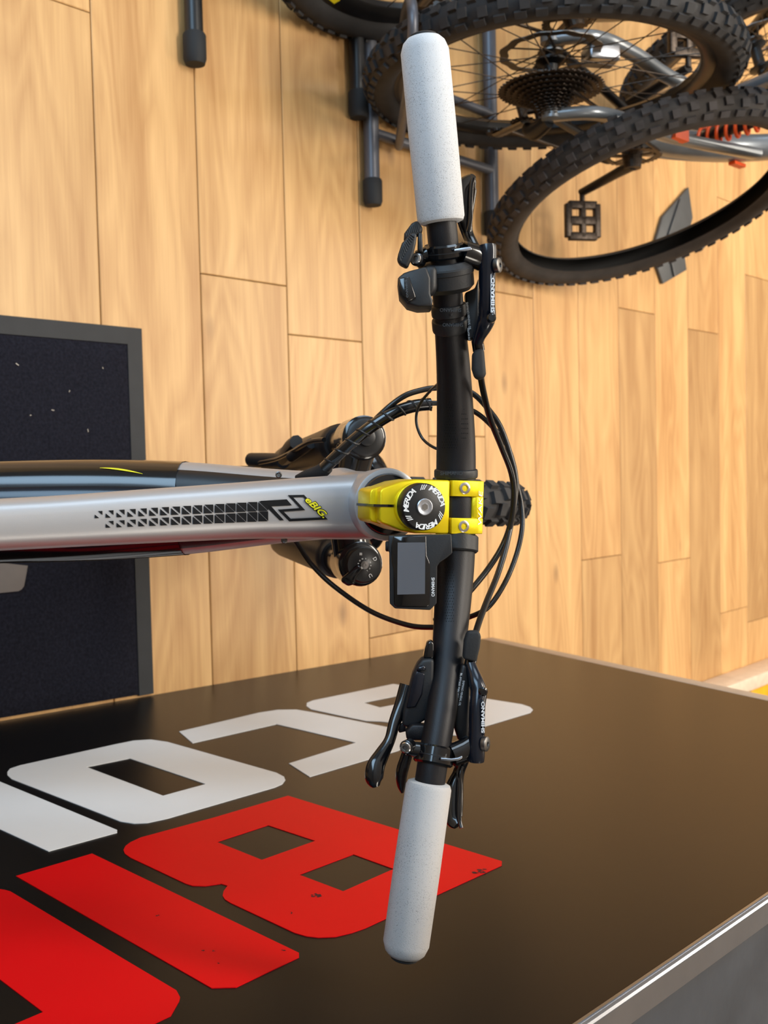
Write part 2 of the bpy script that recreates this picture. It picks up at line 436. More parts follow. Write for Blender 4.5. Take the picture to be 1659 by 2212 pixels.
# ================================================================== COUNTER
CO = V((0.392, 0.987, 0)); CD = V((0.030, 0.99955, 0)).normalized(); CN = V((CD.y, -CD.x, 0))   # CN points into the counter
def cpt(s, z, d=0.0): return CO + CD * s + CN * d + V((0, 0, z))
def on_counter(x, y):
    p = on_plane(x, y, CO, CN); return p
CH = 1.165
counter = thing('shop_counter', 'tall black counter with big red and white lettering on its front', 'counter', tuple(cpt(-0.2, 0, 0.3)))
slope = (0.7013 - 0.9332) / 0.811
s_top = 0.9332 + slope * (CH - 0.006)
prism('front_panel', [cpt(-1.9, 0), cpt(0.9332, 0), cpt(s_top, CH - 0.006), cpt(-1.9, CH - 0.006)], CN * 0.018, MT['laminate'], counter)
prism('end_panel', [cpt(0.9332, 0, 0.0185), cpt(s_top, CH - 0.006, 0.0185), cpt(s_top, CH - 0.006, 0.70), cpt(0.9332, 0, 0.70)], -CD * 0.018, MT['laminate'], counter)
prism('edge_strip', [cpt(0.9345, 0, 0.0), cpt(0.972, 0, 0.0), cpt(s_top + 0.038, CH - 0.006, 0.0), cpt(s_top + 0.0015, CH - 0.006, 0.0)], CN * 0.016, MT['etrim'], counter, 0.001)
prism('counter_top', [cpt(-1.9, CH - 0.005, 0.026), cpt(s_top + 0.02, CH - 0.005, 0.026), cpt(s_top + 0.02, CH - 0.005, 0.72), cpt(-1.9, CH - 0.005, 0.72)], V((0, 0, -0.028)), MT['ctop'], counter)
tr = MB()
tr.add(*box_g(cpt((s_top - 1.88) / 2, CH - 0.003, 0.012), CD * ((s_top + 1.92) / 2), CN * 0.0135, V((0, 0, 0.0012))))
tr.add(*sweep([cpt(-1.9, CH - 0.0005, 0.002), cpt(s_top + 0.02, CH - 0.0005, 0.002)], 0.0028, 8))
tr.build('metal_trim', MT['trim'], counter)
box('back_panel', cpt(-1.9, 0, 0.68) , cpt(-1.9, 0, 0.68) + V((0.02, 2.6, CH - 0.04)), MT['laminate'], counter)

def C1(pts): return [(x / 1.3825, 1440 + y / 1.3825) for x, y in pts]
def letter(outer, holes, material, label, tick=0.0007):
    o = [on_counter(*p) - CN * tick for p in outer]
    h = [[on_counter(*p) - CN * tick for p in q] for q in holes]
    ob = plate_with_holes('letter', o, h, CN * (tick * 0.9), material, counter); ob['label'] = label; return ob
letter(C1([(860, 387), (1499, 583), (1498, 595), (1310, 681), (1090, 783), (1050, 797), (1000, 809), (950, 811), (915, 807), (880, 797), (690, 708), (672, 697), (665, 686), (668, 672), (680, 656), (660, 650), (640, 653), (612, 657), (575, 656), (555, 650), (390, 572), (373, 560), (369, 549), (375, 537), (390, 526), (420, 512), (640, 452)]),
       [C1([(800, 475), (942, 522), (782, 579), (647, 525)]), C1([(1055, 562), (1176, 606), (1025, 673), (893, 623)])], MT['red'], 'red capital letter B')
letter(C1([(275, 560), (893, 857), (893, 870), (705, 960), (632, 962), (48, 627)]), [], MT['red'], 'red capital letter I')
letter([(0, 1922), (12, 1924), (22.6, 1927), (381, 2141), (389, 2156), (387, 2164), (369, 2196), (335, 2212), (-45, 2400), (-170, 2300), (93.4, 2188), (0, 2117), (-190, 1985), (-560, 2200), (-760, 2100), (-90, 1930), (-40, 1921)], [], MT['red'], 'red capital letter C')
letter(C1([(22, 325), (22, 316), (30, 306), (60, 296), (350, 232), (400, 222), (450, 219), (500, 226), (825, 318), (848, 330), (852, 340), (843, 352), (820, 362), (500, 455), (440, 468), (400, 470), (360, 464), (300, 440), (35, 337)]),
       [C1([(387, 275), (615, 352), (487, 387), (258, 301)])], MT['white'], 'white capital letter O')
letter([(387, 1581), (560, 1540), (600, 1534), (640, 1533.5), (673, 1539), (860, 1576), (890, 1586), (897, 1594), (892, 1602), (861, 1622), (669, 1679), (624, 1650), (769, 1605), (597, 1565), (416, 1606)], [], MT['white'], 'white capital letter C')
letter([(662, 1526), (663, 1519), (675, 1514), (850, 1478), (873, 1482), (1127, 1522), (1145, 1528), (1151, 1534), (1146, 1540), (1049, 1569), (985, 1589), (955, 1588), (850, 1562), (820, 1559), (790, 1558), (760, 1552), (672, 1533)],
       [[(785, 1518.5), (854, 1504.5), (897, 1514), (821, 1529)]], MT['white'], 'white rounded capital letter')
letter([(0, 1689.5), (253, 1794), (253, 1799.5), (105, 1840), (0, 1792), (-170, 1712), (-170, 1622)], [], MT['white'], 'white straight letter stroke')
sc = MB()
for (x, y, sx, sy) in [(683, 1936, 15, 5), (340, 1980, 8, 2.5), (438, 2058, 5, 4), (462, 2056, 4, 2), (473, 2084, 4, 2), (1035, 1884, 20, 4), (610, 2055, 9, 2), (630, 1974, 3, 2)]:
    for q in range(9 if sx > 10 else 3):
        cx_, cy_ = x + random.uniform(-sx, sx) * 0.6, y + random.uniform(-sy, sy) * 0.7 - (0.28 * (random.uniform(-sx, sx)) if x > 1000 else 0)
        a, b = sx * random.uniform(0.12, 0.3) + 0.8, sy * random.uniform(0.15, 0.35) + 0.6
        pts = [on_counter(cx_ + a * math.cos(k), cy_ + b * math.sin(k) * random.uniform(0.5, 1.2)) - CN * 0.0009 for k in (0, 1, 2.1, 3.1, 4.2, 5.2)]
        sc.add(pts, [tuple(range(6))])
stuff(sc.build('scuff_marks', MT['scuff'], counter))

# ================================================================== DOORMAT AND SMALL THINGS ON THE FLOOR
dm = thing('doormat', 'black doormat with dark grey rubber border lying on the plank floor', 'doormat', (0.06, 0.55, 0))
mx0, my0, my1, bw = -0.2545, 0.10, 0.984, 0.029
def mxr(y): return CO.x + CD.x / CD.y * (y - CO.y) - 0.004        # right edge runs along the counter
bm_ = MB()
for q in ([(mx0, my0), (mx0 + bw, my0), (mx0 + bw, my1), (mx0, my1)], [(mx0 + bw, my1 - bw), (mxr(my1 - bw), my1 - bw), (mxr(my1), my1), (mx0 + bw, my1)], [(mx0 + bw, my0), (mxr(my0), my0), (mxr(my0 + bw), my0 + bw), (mx0 + bw, my0 + bw)]):
    bm_.add(*prism_g([(x, y, 0.0062) for x, y in q], V((0, 0, -0.0058))))
bm_.build('rubber_border', MT['rubber'], dm)
g = 36; vs = []; fs = []
for i in range(g + 1):
    for k in range(g + 1):
        e = min(i, k, g - i, g - k); y = my0 + bw + (my1 - my0 - 2 * bw) * k / g
        vs.append((mx0 + bw + (mxr(y) - 0.002 - mx0 - bw) * i / g, y, 0.0045 if e == 0 else 0.0085 + random.uniform(-0.0006, 0.0006)))
for i in range(g):
    for k in range(g): fs.append((i * (g + 1) + k, i * (g + 1) + k + 1, (i + 1) * (g + 1) + k + 1, (i + 1) * (g + 1) + k))
raw('pile', vs, fs, MT['mat'], dm, True)
fl_ = MB()
for x, y in ((37, 787), (114, 886), (222, 795), (190, 930), (66, 897), (150, 845)):
    p = on_floor(x, y, 0.0096); a = random.uniform(0, 3); d = V((math.cos(a), math.sin(a), 0)); e = V((-d.y, d.x, 0))
    fl_.add(*box_g(p, d * random.uniform(0.001, 0.0032), e * 0.0007, V((0, 0, 0.0005))))
lint = fl_.build('lint', MT['dsteel'], dm); stuff(lint)
cq = [on_floor(x, y, 0.0105) for x, y in ((-90, 1205), (60, 1222), (57, 1240), (52, 1266), (47, 1273), (40, 1277), (-90, 1290))]
card = prism('floor_card', cq, V((0, 0, -0.0012)), MT['card'])
card['label'] = 'greige card with a rounded corner lying on the black doormat'; card['category'] = 'card'

# ================================================================== WHEELS
def tyre_parts(parent, R, wd, mt, mk, width_bead=0.0125, bead=0.3105, inner=None):
    """tyre carcass with moulded tread, axle along local x"""
    rc = R - wd                     # centre of the tube section
    out = [(wd * math.cos(a), rc + wd * math.sin(a)) for a in [math.radians(x) for x in range(-48, 229, 12)]]
    sec_o = [(width_bead, bead)] + [(s, r) for s, r in out] + [(-width_bead, bead)]
    th = 0.0026
    sec_i = [(-width_bead + th, bead + 0.001)] + [((wd - th) * math.cos(a), rc + (wd - th) * math.sin(a)) for a in [math.radians(x) for x in range(228, -49, -12)]] + [(width_bead - th, bead + 0.001)]
    v, f = torus_ring_g((0, 0, 0), (1, 0, 0), R, sec_o + sec_i, 72)
    ty = raw('tyre', v, f, mt, parent, True, True)
    if inner:
        ty.data.materials.append(inner); no = len(sec_o); nt_ = no + len(sec_i)
        for i, p in enumerate(ty.data.polygons):
            ks = [q % nt_ for q in p.vertices]
            if sum(1 for q in ks if q >= no) >= 3: p.material_index = 1
    tb = MB(); n = 64
    for k in range(n):
        for (ang, aw, al, h, ph) in ((66 if k % 2 else 76, 0.0080, 0.0082, 0.0058, 0), (114 if k % 2 else 104, 0.0080, 0.0082, 0.0058, 0.5), (36, 0.0060, 0.0098, 0.0056, 0.25), (144, 0.0060, 0.0098, 0.0056, 0.25)):
            t = 2 * math.pi * (k + ph) / n; a = math.radians(ang)
            d = V((0, math.cos(t), math.sin(t))); tg = V((0, -math.sin(t), math.cos(t)))
            nrm = V((math.cos(a), 0, 0)) + d * math.sin(a); ax = V((-math.sin(a), 0, 0)) + d * math.cos(a)
            p = V((wd * math.cos(a), 0, 0)) + d * (rc + wd * math.sin(a)) + nrm * (h / 2 - 0.0012)
            v, f = box_g(p, ax * aw, tg * al, nrm * (h / 2 + 0.0006)); tb.add(v, f)
    tr_ = tb.build('tread', mk, ty, False, True); stuff(tr_)
    return ty
spoke_cache = {}
def spokes(parent, rf, x_f, rr, n=28):
    for k in range(n):
        side = -1 if k % 2 else 1; lead = 1 if (k // 2) % 2 else -1
        key = (side, lead, rf, x_f)
        if key not in spoke_cache:
            off = lead * 1.15
            p0 = V((side * x_f, rf * math.cos(off), rf * math.sin(off))); p1 = V((side * 0.004, rr, 0))
            v, f = sweep([p0, p1], 0.0011, 6)
            me = bpy.data.meshes.new('spoke'); me.from_pydata([tuple(q) for q in v], [], f); me.materials.append(MT['chain'] if side else MT['rim'])
            spoke_cache[key] = me
        o = bpy.data.objects.new('spoke', spoke_cache[key]); col.objects.link(o); o.parent = parent
        o.rotation_euler = (2 * math.pi * k / n, 0, 0)
def toothed_ring(x, r, teeth, depth, thick, r_in):
    vs = []; fs = []; n = teeth * 4
    for k in range(n):
        a = 2 * math.pi * k / n; q = k % 4
        ro = r + (depth if q in (1, 2) else 0)
        for xx, rr in ((x - thick / 2, ro), (x + thick / 2, ro), (x + thick / 2, r_in), (x - thick / 2, r_in)):
            vs.append((xx, rr * math.cos(a), rr * math.sin(a)))
    for k in range(n):
        k2 = (k + 1) % n
        for i in range(4): fs.append((k * 4 + i, k2 * 4 + i, k2 * 4 + (i + 1) % 4, k * 4 + (i + 1) % 4))
    return vs, fs
def cassette(parent):
    mb = MB(); T = [51, 45, 39, 33, 28, 24, 21, 18, 16, 14, 12, 10]
    for i, t in enumerate(T):
        r = t * 0.0127 / (2 * math.pi) - 0.002; x = 0.024 + i * 0.0046
        rin = max(0.012, (T[i + 1] * 0.0127 / (2 * math.pi) - 0.010) if i + 1 < len(T) else 0.010)
        mb.add(*toothed_ring(x, r, t, 0.0045, 0.0018, rin))
        if t > 20:                                   # webs between the cut-outs
            for k in range(9):
                a = 2 * math.pi * k / 9 + i * 0.25; d = V((0, math.cos(a), math.sin(a))); e = V((0, -math.sin(a), math.cos(a)))
                mb.add(*box_g(V((x, 0, 0)) + d * ((rin + 0.018) / 2 + 0.002), d * ((rin - 0.012) / 2 + 0.003), e * 0.0035, V((0.0009, 0, 0))))
    mb.add(*lathe_g((0.020, 0, 0), (1, 0, 0), [(0, 0.017), (0.058, 0.017)], 20))
    return mb.build('cassette', MT['chain'], parent, False, True)
def rotor(parent, x, R=0.1015):
    mb = MB(); n = 60; vs = []; fs = []
    for k in range(n):                                # wavy ring
        a = 2 * math.pi * k / n; wv = 0.0025 * math.sin(a * 12)
        for xx, rr in ((x - 0.0009, R + wv), (x + 0.0009, R + wv), (x + 0.0009, R - 0.017 + wv), (x - 0.0009, R - 0.017 + wv)):
            vs.append((xx, rr * math.cos(a), rr * math.sin(a)))
    for k in range(n):
        k2 = (k + 1) % n
        if k % 5 == 4 and False: continue
        for i in range(4): fs.append((k * 4 + i, k2 * 4 + i, k2 * 4 + (i + 1) % 4, k * 4 + (i + 1) % 4))
    mb.add(vs, fs)
    for k in range(6):
        a = 2 * math.pi * k / 6; p0 = V((x, 0.022 * math.cos(a), 0.022 * math.sin(a))); p1 = V((x, (R - 0.010) * math.cos(a + 0.5), (R - 0.010) * math.sin(a + 0.5)))
        mb.add(*sweep([p0, p1], [(0.0035, 0.0012), (0.0035, 0.0012)], 6, up=V((1, 0, 0))))
    mb.add(*lathe_g((x - 0.0015, 0, 0), (1, 0, 0), [(0, 0.026), (0.003, 0.026)], 18))
    return mb.build('brake_rotor', MT['dsteel'], parent, False, True)
def wheel(name, parent, loc, steer=None, drive=False, mt=None, mk=None, R=0.366, wd=0.0295, disc=0.1015, deep=0.0):
    sec = [(0.014, 0.3135), (0.0155, 0.309), (0.013, 0.292 - deep), (0.006, 0.285 - deep), (-0.006, 0.285 - deep), (-0.013, 0.292 - deep), (-0.0155, 0.309), (-0.014, 0.3135), (-0.010, 0.304), (0.010, 0.304)]
    v, f = torus_ring_g((0, 0, 0), (1, 0, 0), 0.3, sec, 72)
    o = raw(name, v, f, MT['rim'], parent, True, True)
    o.location = V(loc) - (BASE if parent else V((0, 0, 0)))
    if steer: o.rotation_euler = steer
    tyre_parts(o, R, wd, mt or MT['tyre'], mk or MT['knob'])
    hb = MB()
    hb.add(*lathe_g((-0.060, 0, 0), (1, 0, 0), [(0, 0.010), (0.02, 0.010), (0.026, 0.030), (0.031, 0.030), (0.037, 0.015), (0.083, 0.015), (0.089, 0.030), (0.094, 0.030), (0.10, 0.012), (0.12, 0.010)], 24))
    hb.build('hub', MT['sblack'], o, True, True)
    spokes(o, 0.028, 0.031, 0.288 - deep)
    rotor(o, -0.048, disc)
    if drive: cassette(o)
    return o

# ================================================================== THE BICYCLE UNDER THE CAMERA
X0 = 0.033
bike = thing('mountain_bike', 'silver electric mountain bike with black handlebar, yellow stem and white foam grips', 'bicycle', (X0, 0.5, 0))
# steering frame: origin on the top cap, u right, v forward, w down the steerer
SO = at(916.7, 1095, 0.765)
WD = V((0, 0.4226, -0.9063)); FW = V((0, 0.9063, 0.4226)); RT = V((1, 0, 0))
ph = math.radians(3.0)
SV = FW * math.cos(ph) + RT * math.sin(ph); SU = RT * math.cos(ph) - FW * math.sin(ph)
def S(u, v, w_): return SO + SU * u + SV * v + WD * w_

# ---- frame
def bp(y, z, x=X0): return V((x, y, z))
ttpx = [(-520, 1163, .57, .036), (-250, 1148, .66, .037), (0, 1133, .75, .0386), (313, 1115, .80, .0428), (520, 1103, .835, .0468), (640, 1098, .853, .0510), (720, 1096, .865, .0545), (790, 1094, .876, .0570)]
tt_pts = []
for x, y, t, wd in ttpx:
    p = at(x, y, t)
    tt_pts.append(p)
if True:                            # the hidden rear end runs on straight to the seat tube
    tt_pts[0] = bp(-0.058, 0.705); tt_pts[1] = tt_pts[0].lerp(tt_pts[2], 0.5) + V((0, 0, 0.006))
rad = [(a[3] / 2, 0.021 + 0.010 * i / 7) for i, a in enumerate(ttpx)]
frame = tube('frame', tt_pts, rad, MT['silver'], bike, 32, up=None, power=2.9, sub=5)
frame['label'] = 'satin silver top tube'
# head tube
hs = 0.0745
lathe('head_tube', S(0, 0, hs), WD, [(0, 0.0268), (0.0012, 0.0296), (0.006, 0.0305), (0.016, 0.0300), (0.05, 0.0275), (0.095, 0.0285), (0.125, 0.0315), (0.128, 0.029)], MT['silver'], frame, 48)
lathe('headset_cover', S(0, 0, hs - 0.0035), WD, [(0, 0.020), (0.001, 0.0245), (0.004, 0.0262), (0.010, 0.0262)], MT['gblack'], frame, 48)
# down tube: silver shell near the head, black battery housing behind
BB = bp(0.16, 0.33)
dtp = [bp(0.660, 0.868), bp(0.615, 0.805), bp(0.56, 0.735), bp(0.505, 0.668), bp(0.43, 0.588), bp(0.33, 0.49), bp(0.22, 0.385), bp(0.14, 0.315)]
dtw = [.058, .070, .088, .096, .097, .094, .092, .085]
tube('down_tube', dtp[:4], [(w_ / 2, 0.034) for w_ in dtw[:4]], MT['silver'], frame, 28, power=2.8, sub=6)
housing = tube('battery_housing', dtp[2:], [(w_ / 2 + 0.0008, 0.039) for w_ in dtw[2:]], MT['gblack'], frame, 28, power=2.6, sub=6)
nrm = V((0, -0.72, 0.69))
tube('battery_cover', [p + nrm * 0.008 for p in dtp[2:7]], [(w_ / 2 - 0.014, 0.036) for w_ in dtw[2:7]], MT['nblack'], frame, 24, power=2.4, sub=6)
tube('down_tube_cover', [p + nrm * 0.006 for p in dtp[0:4]], [(w_ / 2 - 0.0045, 0.031) for w_ in dtw[0:4]], MT['sblack'], frame, 24, power=3.2, sub=6)
tube('seat_tube', [BB, bp(-0.05, 0.70), bp(-0.09, 0.79)], [0.02, 0.018, 0.018], MT['silver'], frame, 20)
lathe('motor', BB + V((-0.06, 0, 0)), (1, 0, 0), [(0, 0.05), (0.008, 0.075), (0.112, 0.075), (0.12, 0.05)], MT['sblack'], frame, 32)
for s in (-1, 1):
    tube('chainstay', [BB + V((s * 0.05, -0.03, 0)), bp(-0.15, 0.35, X0 + s * 0.058), bp(-0.30, 0.368, X0 + s * 0.07)], [0.014, 0.011, 0.010], MT['silver'], frame, 14, sub=4)
    tube('seatstay', [bp(-0.075, 0.76, X0 + s * 0.02), bp(-0.20, 0.55, X0 + s * 0.06), bp(-0.30, 0.372, X0 + s * 0.07)], [0.010, 0.008, 0.009], MT['silver'], frame, 12, sub=4)
# screws on the cable cover
for x, y, t in ((602, 1025.5, .90), (614, 1167, .905)):
    lathe('screw', at(x, y, t), -ray(x, y), [(0, 0.0030), (0.0012, 0.0030), (0.0016, 0.0022), (0.0008, 0.0014)], MT['dsteel'], frame, 14)
# saddle, seat post, cranks and rear wheel stand behind the photographer
tube('seat_post', [bp(-0.088, 0.785), bp(-0.112, 0.84)], 0.0155, MT['mblack'], bike, 16)
tube('saddle', [bp(0.03, 0.868), bp(-0.05, 0.868), bp(-0.13, 0.872), bp(-0.20, 0.885), bp(-0.235, 0.89)], [(0.016, 0.012), (0.022, 0.018), (0.045, 0.022), (0.068, 0.022), (0.055, 0.014)], MT['sblack'], bike, 20, sub=4)
for s in (-1, 1):
    e = BB + V((s * 0.075, -s * 0.10, -s * 0.13))
    cr_ = tube('crank_arm', [BB + V((s * 0.066, 0, 0)), e], [(0.014, 0.008), (0.011, 0.007)], MT['mblack'], bike, 12)
    box('pedal', e + V((min(0, s * 0.11) + s * 0.008, -0.05, -0.009)), e + V((max(0, s * 0.11) + s * 0.008, 0.05, 0.009)), MT['sblack'], cr_, 0.004)
wheel('rear_wheel', bike, bp(-0.30, 0.3705), drive=True)

# ---- top tube print: projected on to the tube
def bvh_of(o):
    dg = bpy.context.evaluated_depsgraph_get(); me = o.data
    return BVHTree.FromPolygons([v.co + BASE for v in me.vertices], [tuple(p.vertices) for p in me.polygons])
TTB = bvh_of(frame)
def stick(x, y, lift=0.0006):
    hit = TTB.ray_cast(CAM, ray(x, y).normalized())
    return hit[0] + hit[1] * lift if hit[0] else None
def sticker(name, polys, material, parent, lift=0.0006, cuts=0):
    mb = MB()
    for poly in polys:
        q = [stick(x, y, lift) for x, y in poly]
        if None in q: continue
        vs, tri, _ = flat_poly(q); mb.add(vs, tri)
    return mb.build(name, material, parent)
tri = []
def lerp(a, b, t): return a + (b - a) * t
for rowi, (ya, yb, yc, yd, n0) in enumerate(((1104.5, 1119.5, 1083.5, 1104.0, 0), (1127.0, 1141.0, 1105.0, 1126.0, 1))):
    n = 16
    for k in range(n0, n):
        f_ = k / (n - 1)
        xa = lerp(204.5, 557.5, f_) ; cell = lerp(16.5, 21.5, min(1, f_ * 1.25))
        yt = lerp(ya, yc, f_) ; ybt = lerp(yb, yd, f_)
        gp = lerp(7.0, 0.9, min(1, f_ * 1.3) ** 0.7)
        tri.append([(xa + gp, yt), (xa + cell, yt - 0.6), (xa + cell, ybt - gp)])
        tri.append([(xa, yt + gp), (xa + cell - gp, ybt - 0.5), (xa, ybt)])
stuff(sticker('triangle_pattern', tri, MT['bink'], frame))
Z8 = lambda pts: [(450 + x / 4.366, 980 + y / 4.366) for x, y in pts]
sticker('numeral', [Z8([(487, 447), (738, 432), (787, 487), (592, 497), (712, 626), (672, 628)])], MT['bink'], frame, 0.0007)
ol = []
OUT = Z8([(747, 393), (900, 390), (1124, 618), (762, 637), (652, 528), (860, 513)])
INN = Z8([(797, 413), (893, 411), (1066, 600), (775, 613), (708, 546), (911, 532)])
for i in range(6):
    j = (i + 1) % 6; ol.append([OUT[i], OUT[j], INN[j], INN[i]])
sticker('numeral_outline', ol, MT['bink'], frame, 0.0009)
def word_on_tube(name, s, x, y, length_px, size_px, ang, material, lift, shear=0.35, bold=0.0):
    vs, fs = text_mesh(s, size_px, shear=shear, bold=bold)
    lo = min(v.x for v in vs); hi = max(v.x for v in vs); k = length_px / (hi - lo)
    ca, sa = math.cos(ang), math.sin(ang); out = []
    for v in vs:
        a, b = v.x * k, -v.y
        out.append(stick(x + a * ca - b * sa, y + a * sa + b * ca, lift))
    return raw(name, out, fs, material, frame)
ang = math.atan2(618 - 425, 1110 - 905)
word_on_tube('lettering_shadow', 'eBIG.', 681.0, 1095.5, 58, 21, ang, MT['bink'], 0.0012, bold=1.3)
word_on_tube('lettering', 'eBIG.', 681.0, 1095.5, 56, 19, ang, MT['yink'], 0.0016, bold=0.5)

HB = bvh_of(housing); stripe = MB(); prev = None
for k in range(15):
    x = 216 + k * 6.6; y = 1011.5 + 13 * (k / 14) ** 1.8; hw = 0.3 + 1.5 * math.sin(math.pi * k / 14)
    q = []
    for yy in (y - hw, y + hw):
        h = HB.ray_cast(CAM, ray(x, yy).normalized()); q.append(h[0] + h[1] * 0.0007 if h[0] else None)
    if prev and None not in q and None not in prev: stripe.add([prev[0], prev[1], q[1], q[0]], [(0, 1, 2, 3)])
    prev = q
if stripe.v: stripe.build('yellow_stripe', MT['yink'], frame)

# ---- fork
fork_z = V((0, 0.46, -0.888)).normalized()
axle = bp(0.985, 0.3705, X0 + 0.012)
crown_l, crown_r = at(786, 946, 1.0), at(778, 1218, 1.0)
cc = (crown_l + crown_r) / 2; half = (crown_r - crown_l) / 2
fd = (axle - cc).normalized()                      # down the legs
fnx = half.normalized(); fny = fd.cross(fnx).normalized()
if fny.z < 0: fny = -fny
fork = tube('fork', [cc - half * 1.02 + fd * 0.022, cc - half * 0.5 + fd * 0.030 - fny * 0.006, cc + fd * 0.034 - fny * 0.012, cc + half * 0.5 + fd * 0.030 - fny * 0.006, cc + half * 1.02 + fd * 0.022],
            [(0.021, 0.021), (0.024, 0.019), (0.027, 0.02), (0.024, 0.019), (0.021, 0.021)], MT['gblack'], bike, 20, up=fny, sub=5)
fork['label'] = 'gloss black suspension fork crown'
tube('steerer', [S(0, 0, 0.08), S(0, 0, 0.215)], 0.0195, MT['sblack'], fork, 20)
for s, c0 in ((-1, crown_l), (1, crown_r)):
    lathe('crown_socket', c0 - fd * 0.004, fd, [(0, 0.0195), (0.002, 0.0222), (0.045, 0.0225), (0.052, 0.0195)], MT['gblack'], fork, 32)
    lathe('stanchion', c0 + fd * 0.04, fd, [(0, 0.0172), (0.13, 0.0172)], MT['bronze'], fork, 32)
    leg_end = axle + fnx * (s * half.length) + fd * 0.012
    L_ = (leg_end - c0).length
    lathe('lower_leg', c0, (leg_end - c0), [(0.105, 0.0200), (0.108, 0.0225), (0.125, 0.0228), (0.20, 0.0215), (L_ - 0.06, 0.019), (L_ - 0.02, 0.017), (L_, 0.012)], MT['sblack'], fork, 32)
tube('arch', [crown_l + fd * 0.135 + fny * 0.012, crown_l + fd * 0.105 + fny * 0.036 + fnx * 0.02, cc + fd * 0.095 + fny * 0.046, crown_r + fd * 0.105 + fny * 0.036 - fnx * 0.02, crown_r + fd * 0.135 + fny * 0.012], [(0.010, 0.014)] * 5, MT['gblack'], fork, 14, sub=5)
# left air cap, right damper dial
lathe('air_cap', crown_l - fd * 0.004, -fd, [(0, 0.0185), (0.003, 0.0185), (0.0042, 0.0165), (0.0042, 0.009), (0.010, 0.0085), (0.011, 0.006)], MT['sblack'], fork, 32)
dial = lathe('damper_dial', crown_r - fd * 0.004, -fd, [(0, 0.0190), (0.004, 0.0190), (0.0045, 0.0176), (0.013, 0.0176), (0.0142, 0.0165), (0.0142, 0.006), (0.0150, 0.005)], MT['sblack'], fork, 40)
do = crown_r - fd * 0.0187
lathe('dial_pin', do + fd * 0.001, -fd, [(0, 0.0036), (0.0016, 0.0036), (0.0018, 0.0014), (0.0009, 0.0012)], MT['steel'], dial, 20) if False else None
pin = lathe('dial_screw', do, -fd, [(0, 0.0040), (0.0014, 0.0040), (0.0015, 0.0014), (0.0006, 0.0012)], MT['steel'], fork, 20)
dm_ = MB(); dx = fnx; dy = (-fd).cross(fnx)
gg = MB()
for k, (ang, ch) in enumerate(((-2.4, 'MIN'), (-0.9, 'B'), (0.55, 'B'), (2.0, 'B'))):
    pass
for ang, s_ in ((0.55, 'U'), (2.1, 'D'), (-0.95, 'D')):
    c_ = do - fd * 0.0 + dx * (0.0118 * math.cos(ang)) + dy * (0.0118 * math.sin(ang))
    v, f = text_g(s_, 0.0052, c_ - fd * -0.0002 - fd * 0.0006, dx * math.sin(ang) - dy * math.cos(ang), dx * math.cos(ang) + dy * math.sin(ang)); gg.add(v, f)
v, f = text_g('III', 0.0036, do - fd * 0.0004 - dx * 0.0105 - dy * 0.004, dy, -dx); gg.add(v, f)
for k in range(11):
    a = 0.5 + k * 0.5; c_ = do - fd * 0.0004 + dx * (0.0064 * math.cos(a)) + dy * (0.0064 * math.sin(a))
    v, f = text_g('TURN KNOB T'[k] if 'TURN KNOB T'[k] != ' ' else '-', 0.0019, c_, -dx * math.sin(a) + dy * math.cos(a), -dx * math.cos(a) - dy * math.sin(a)); gg.add(v, f)
gg.build('dial_print', MT['ink'], fork)
lv = [(772, 1219), (786, 1228), (770, 1247), (766, 1262), (752, 1267), (736, 1257), (738, 1248), (757, 1232)]
slab('dial_lever', lv, 0.978, 0.010, MT['gblack'], fork, 0.002)
# brake caliper, hose guide and axle lever on the left leg
lleg = axle - fnx * half.length
tube('caliper', [at(640, 955, 1.20), at(625, 975, 1.25), at(612, 992, 1.28)], [(0.009, 0.008), (0.013, 0.011), (0.009, 0.008)], MT['sblack'], fork, 8, sub=4)
tube('axle_end', [at(612, 996, 1.33), at(575, 995, 1.37), at(542, 993, 1.40)], [0.010, 0.0105, 0.0095], MT['plastic'], fork, 16)
tube('hose_clip', [at(628, 988, 1.19), at(650, 972, 1.17), at(672, 958, 1.14)], [0.006, 0.007, 0.006], MT['plastic'], fork, 10)
tube('fork_hose', [at(560, 1000, 1.34), at(596, 992, 1.28), at(632, 975, 1.18), at(668, 955, 1.10), at(700, 950, 1.05)], 0.0026, MT['hose'], fork, 8, sub=5)
# ---- front wheel, turned with the bar
wheel('front_wheel', bike, axle, steer=(0, 0, -ph), R=0.3665, wd=0.0285)

# ---- stem
def sprism(name, poly_uv, w0, w1, material, parent, bev=0.0):
    return prism(name, [S(u, v, w0) for u, v in poly_uv], WD * (w1 - w0), material, parent, bev)
yl = [(-0.0105, -0.0300), (-0.0130, -0.0285), (-0.0190, -0.012), (-0.0210, 0.000), (-0.0210, 0.0288), (0.0210, 0.0288), (0.0210, 0.000), (0.0190, -0.012), (0.0130, -0.0285), (0.0105, -0.0300)]
stem = sprism('stem', yl, 0.0165, 0.0560, MT['gold'], bike, 0.0016)
stem['label'] = 'bright yellow anodised stem'
sprism('clamp_block', [(-0.0100, -0.0345), (-0.0125, -0.0330), (-0.0150, -0.0245), (0.0150, -0.0245), (0.0125, -0.0330), (0.0100, -0.0345)], 0.0260, 0.0545, MT['gold'], stem, 0.0012)
sprism('clamp_slot', [(-0.0010, -0.0352), (0.0010, -0.0352), (0.0010, -0.0130), (-0.0010, -0.0130)], 0.0160, 0.0552, MT['gblack'], stem)
lathe('spacer', S(0, 0, 0.0118), WD, [(0, 0.0180), (0.0005, 0.0186), (0.0045, 0.0186), (0.0050, 0.0180)], MT['gold'], stem, 48)
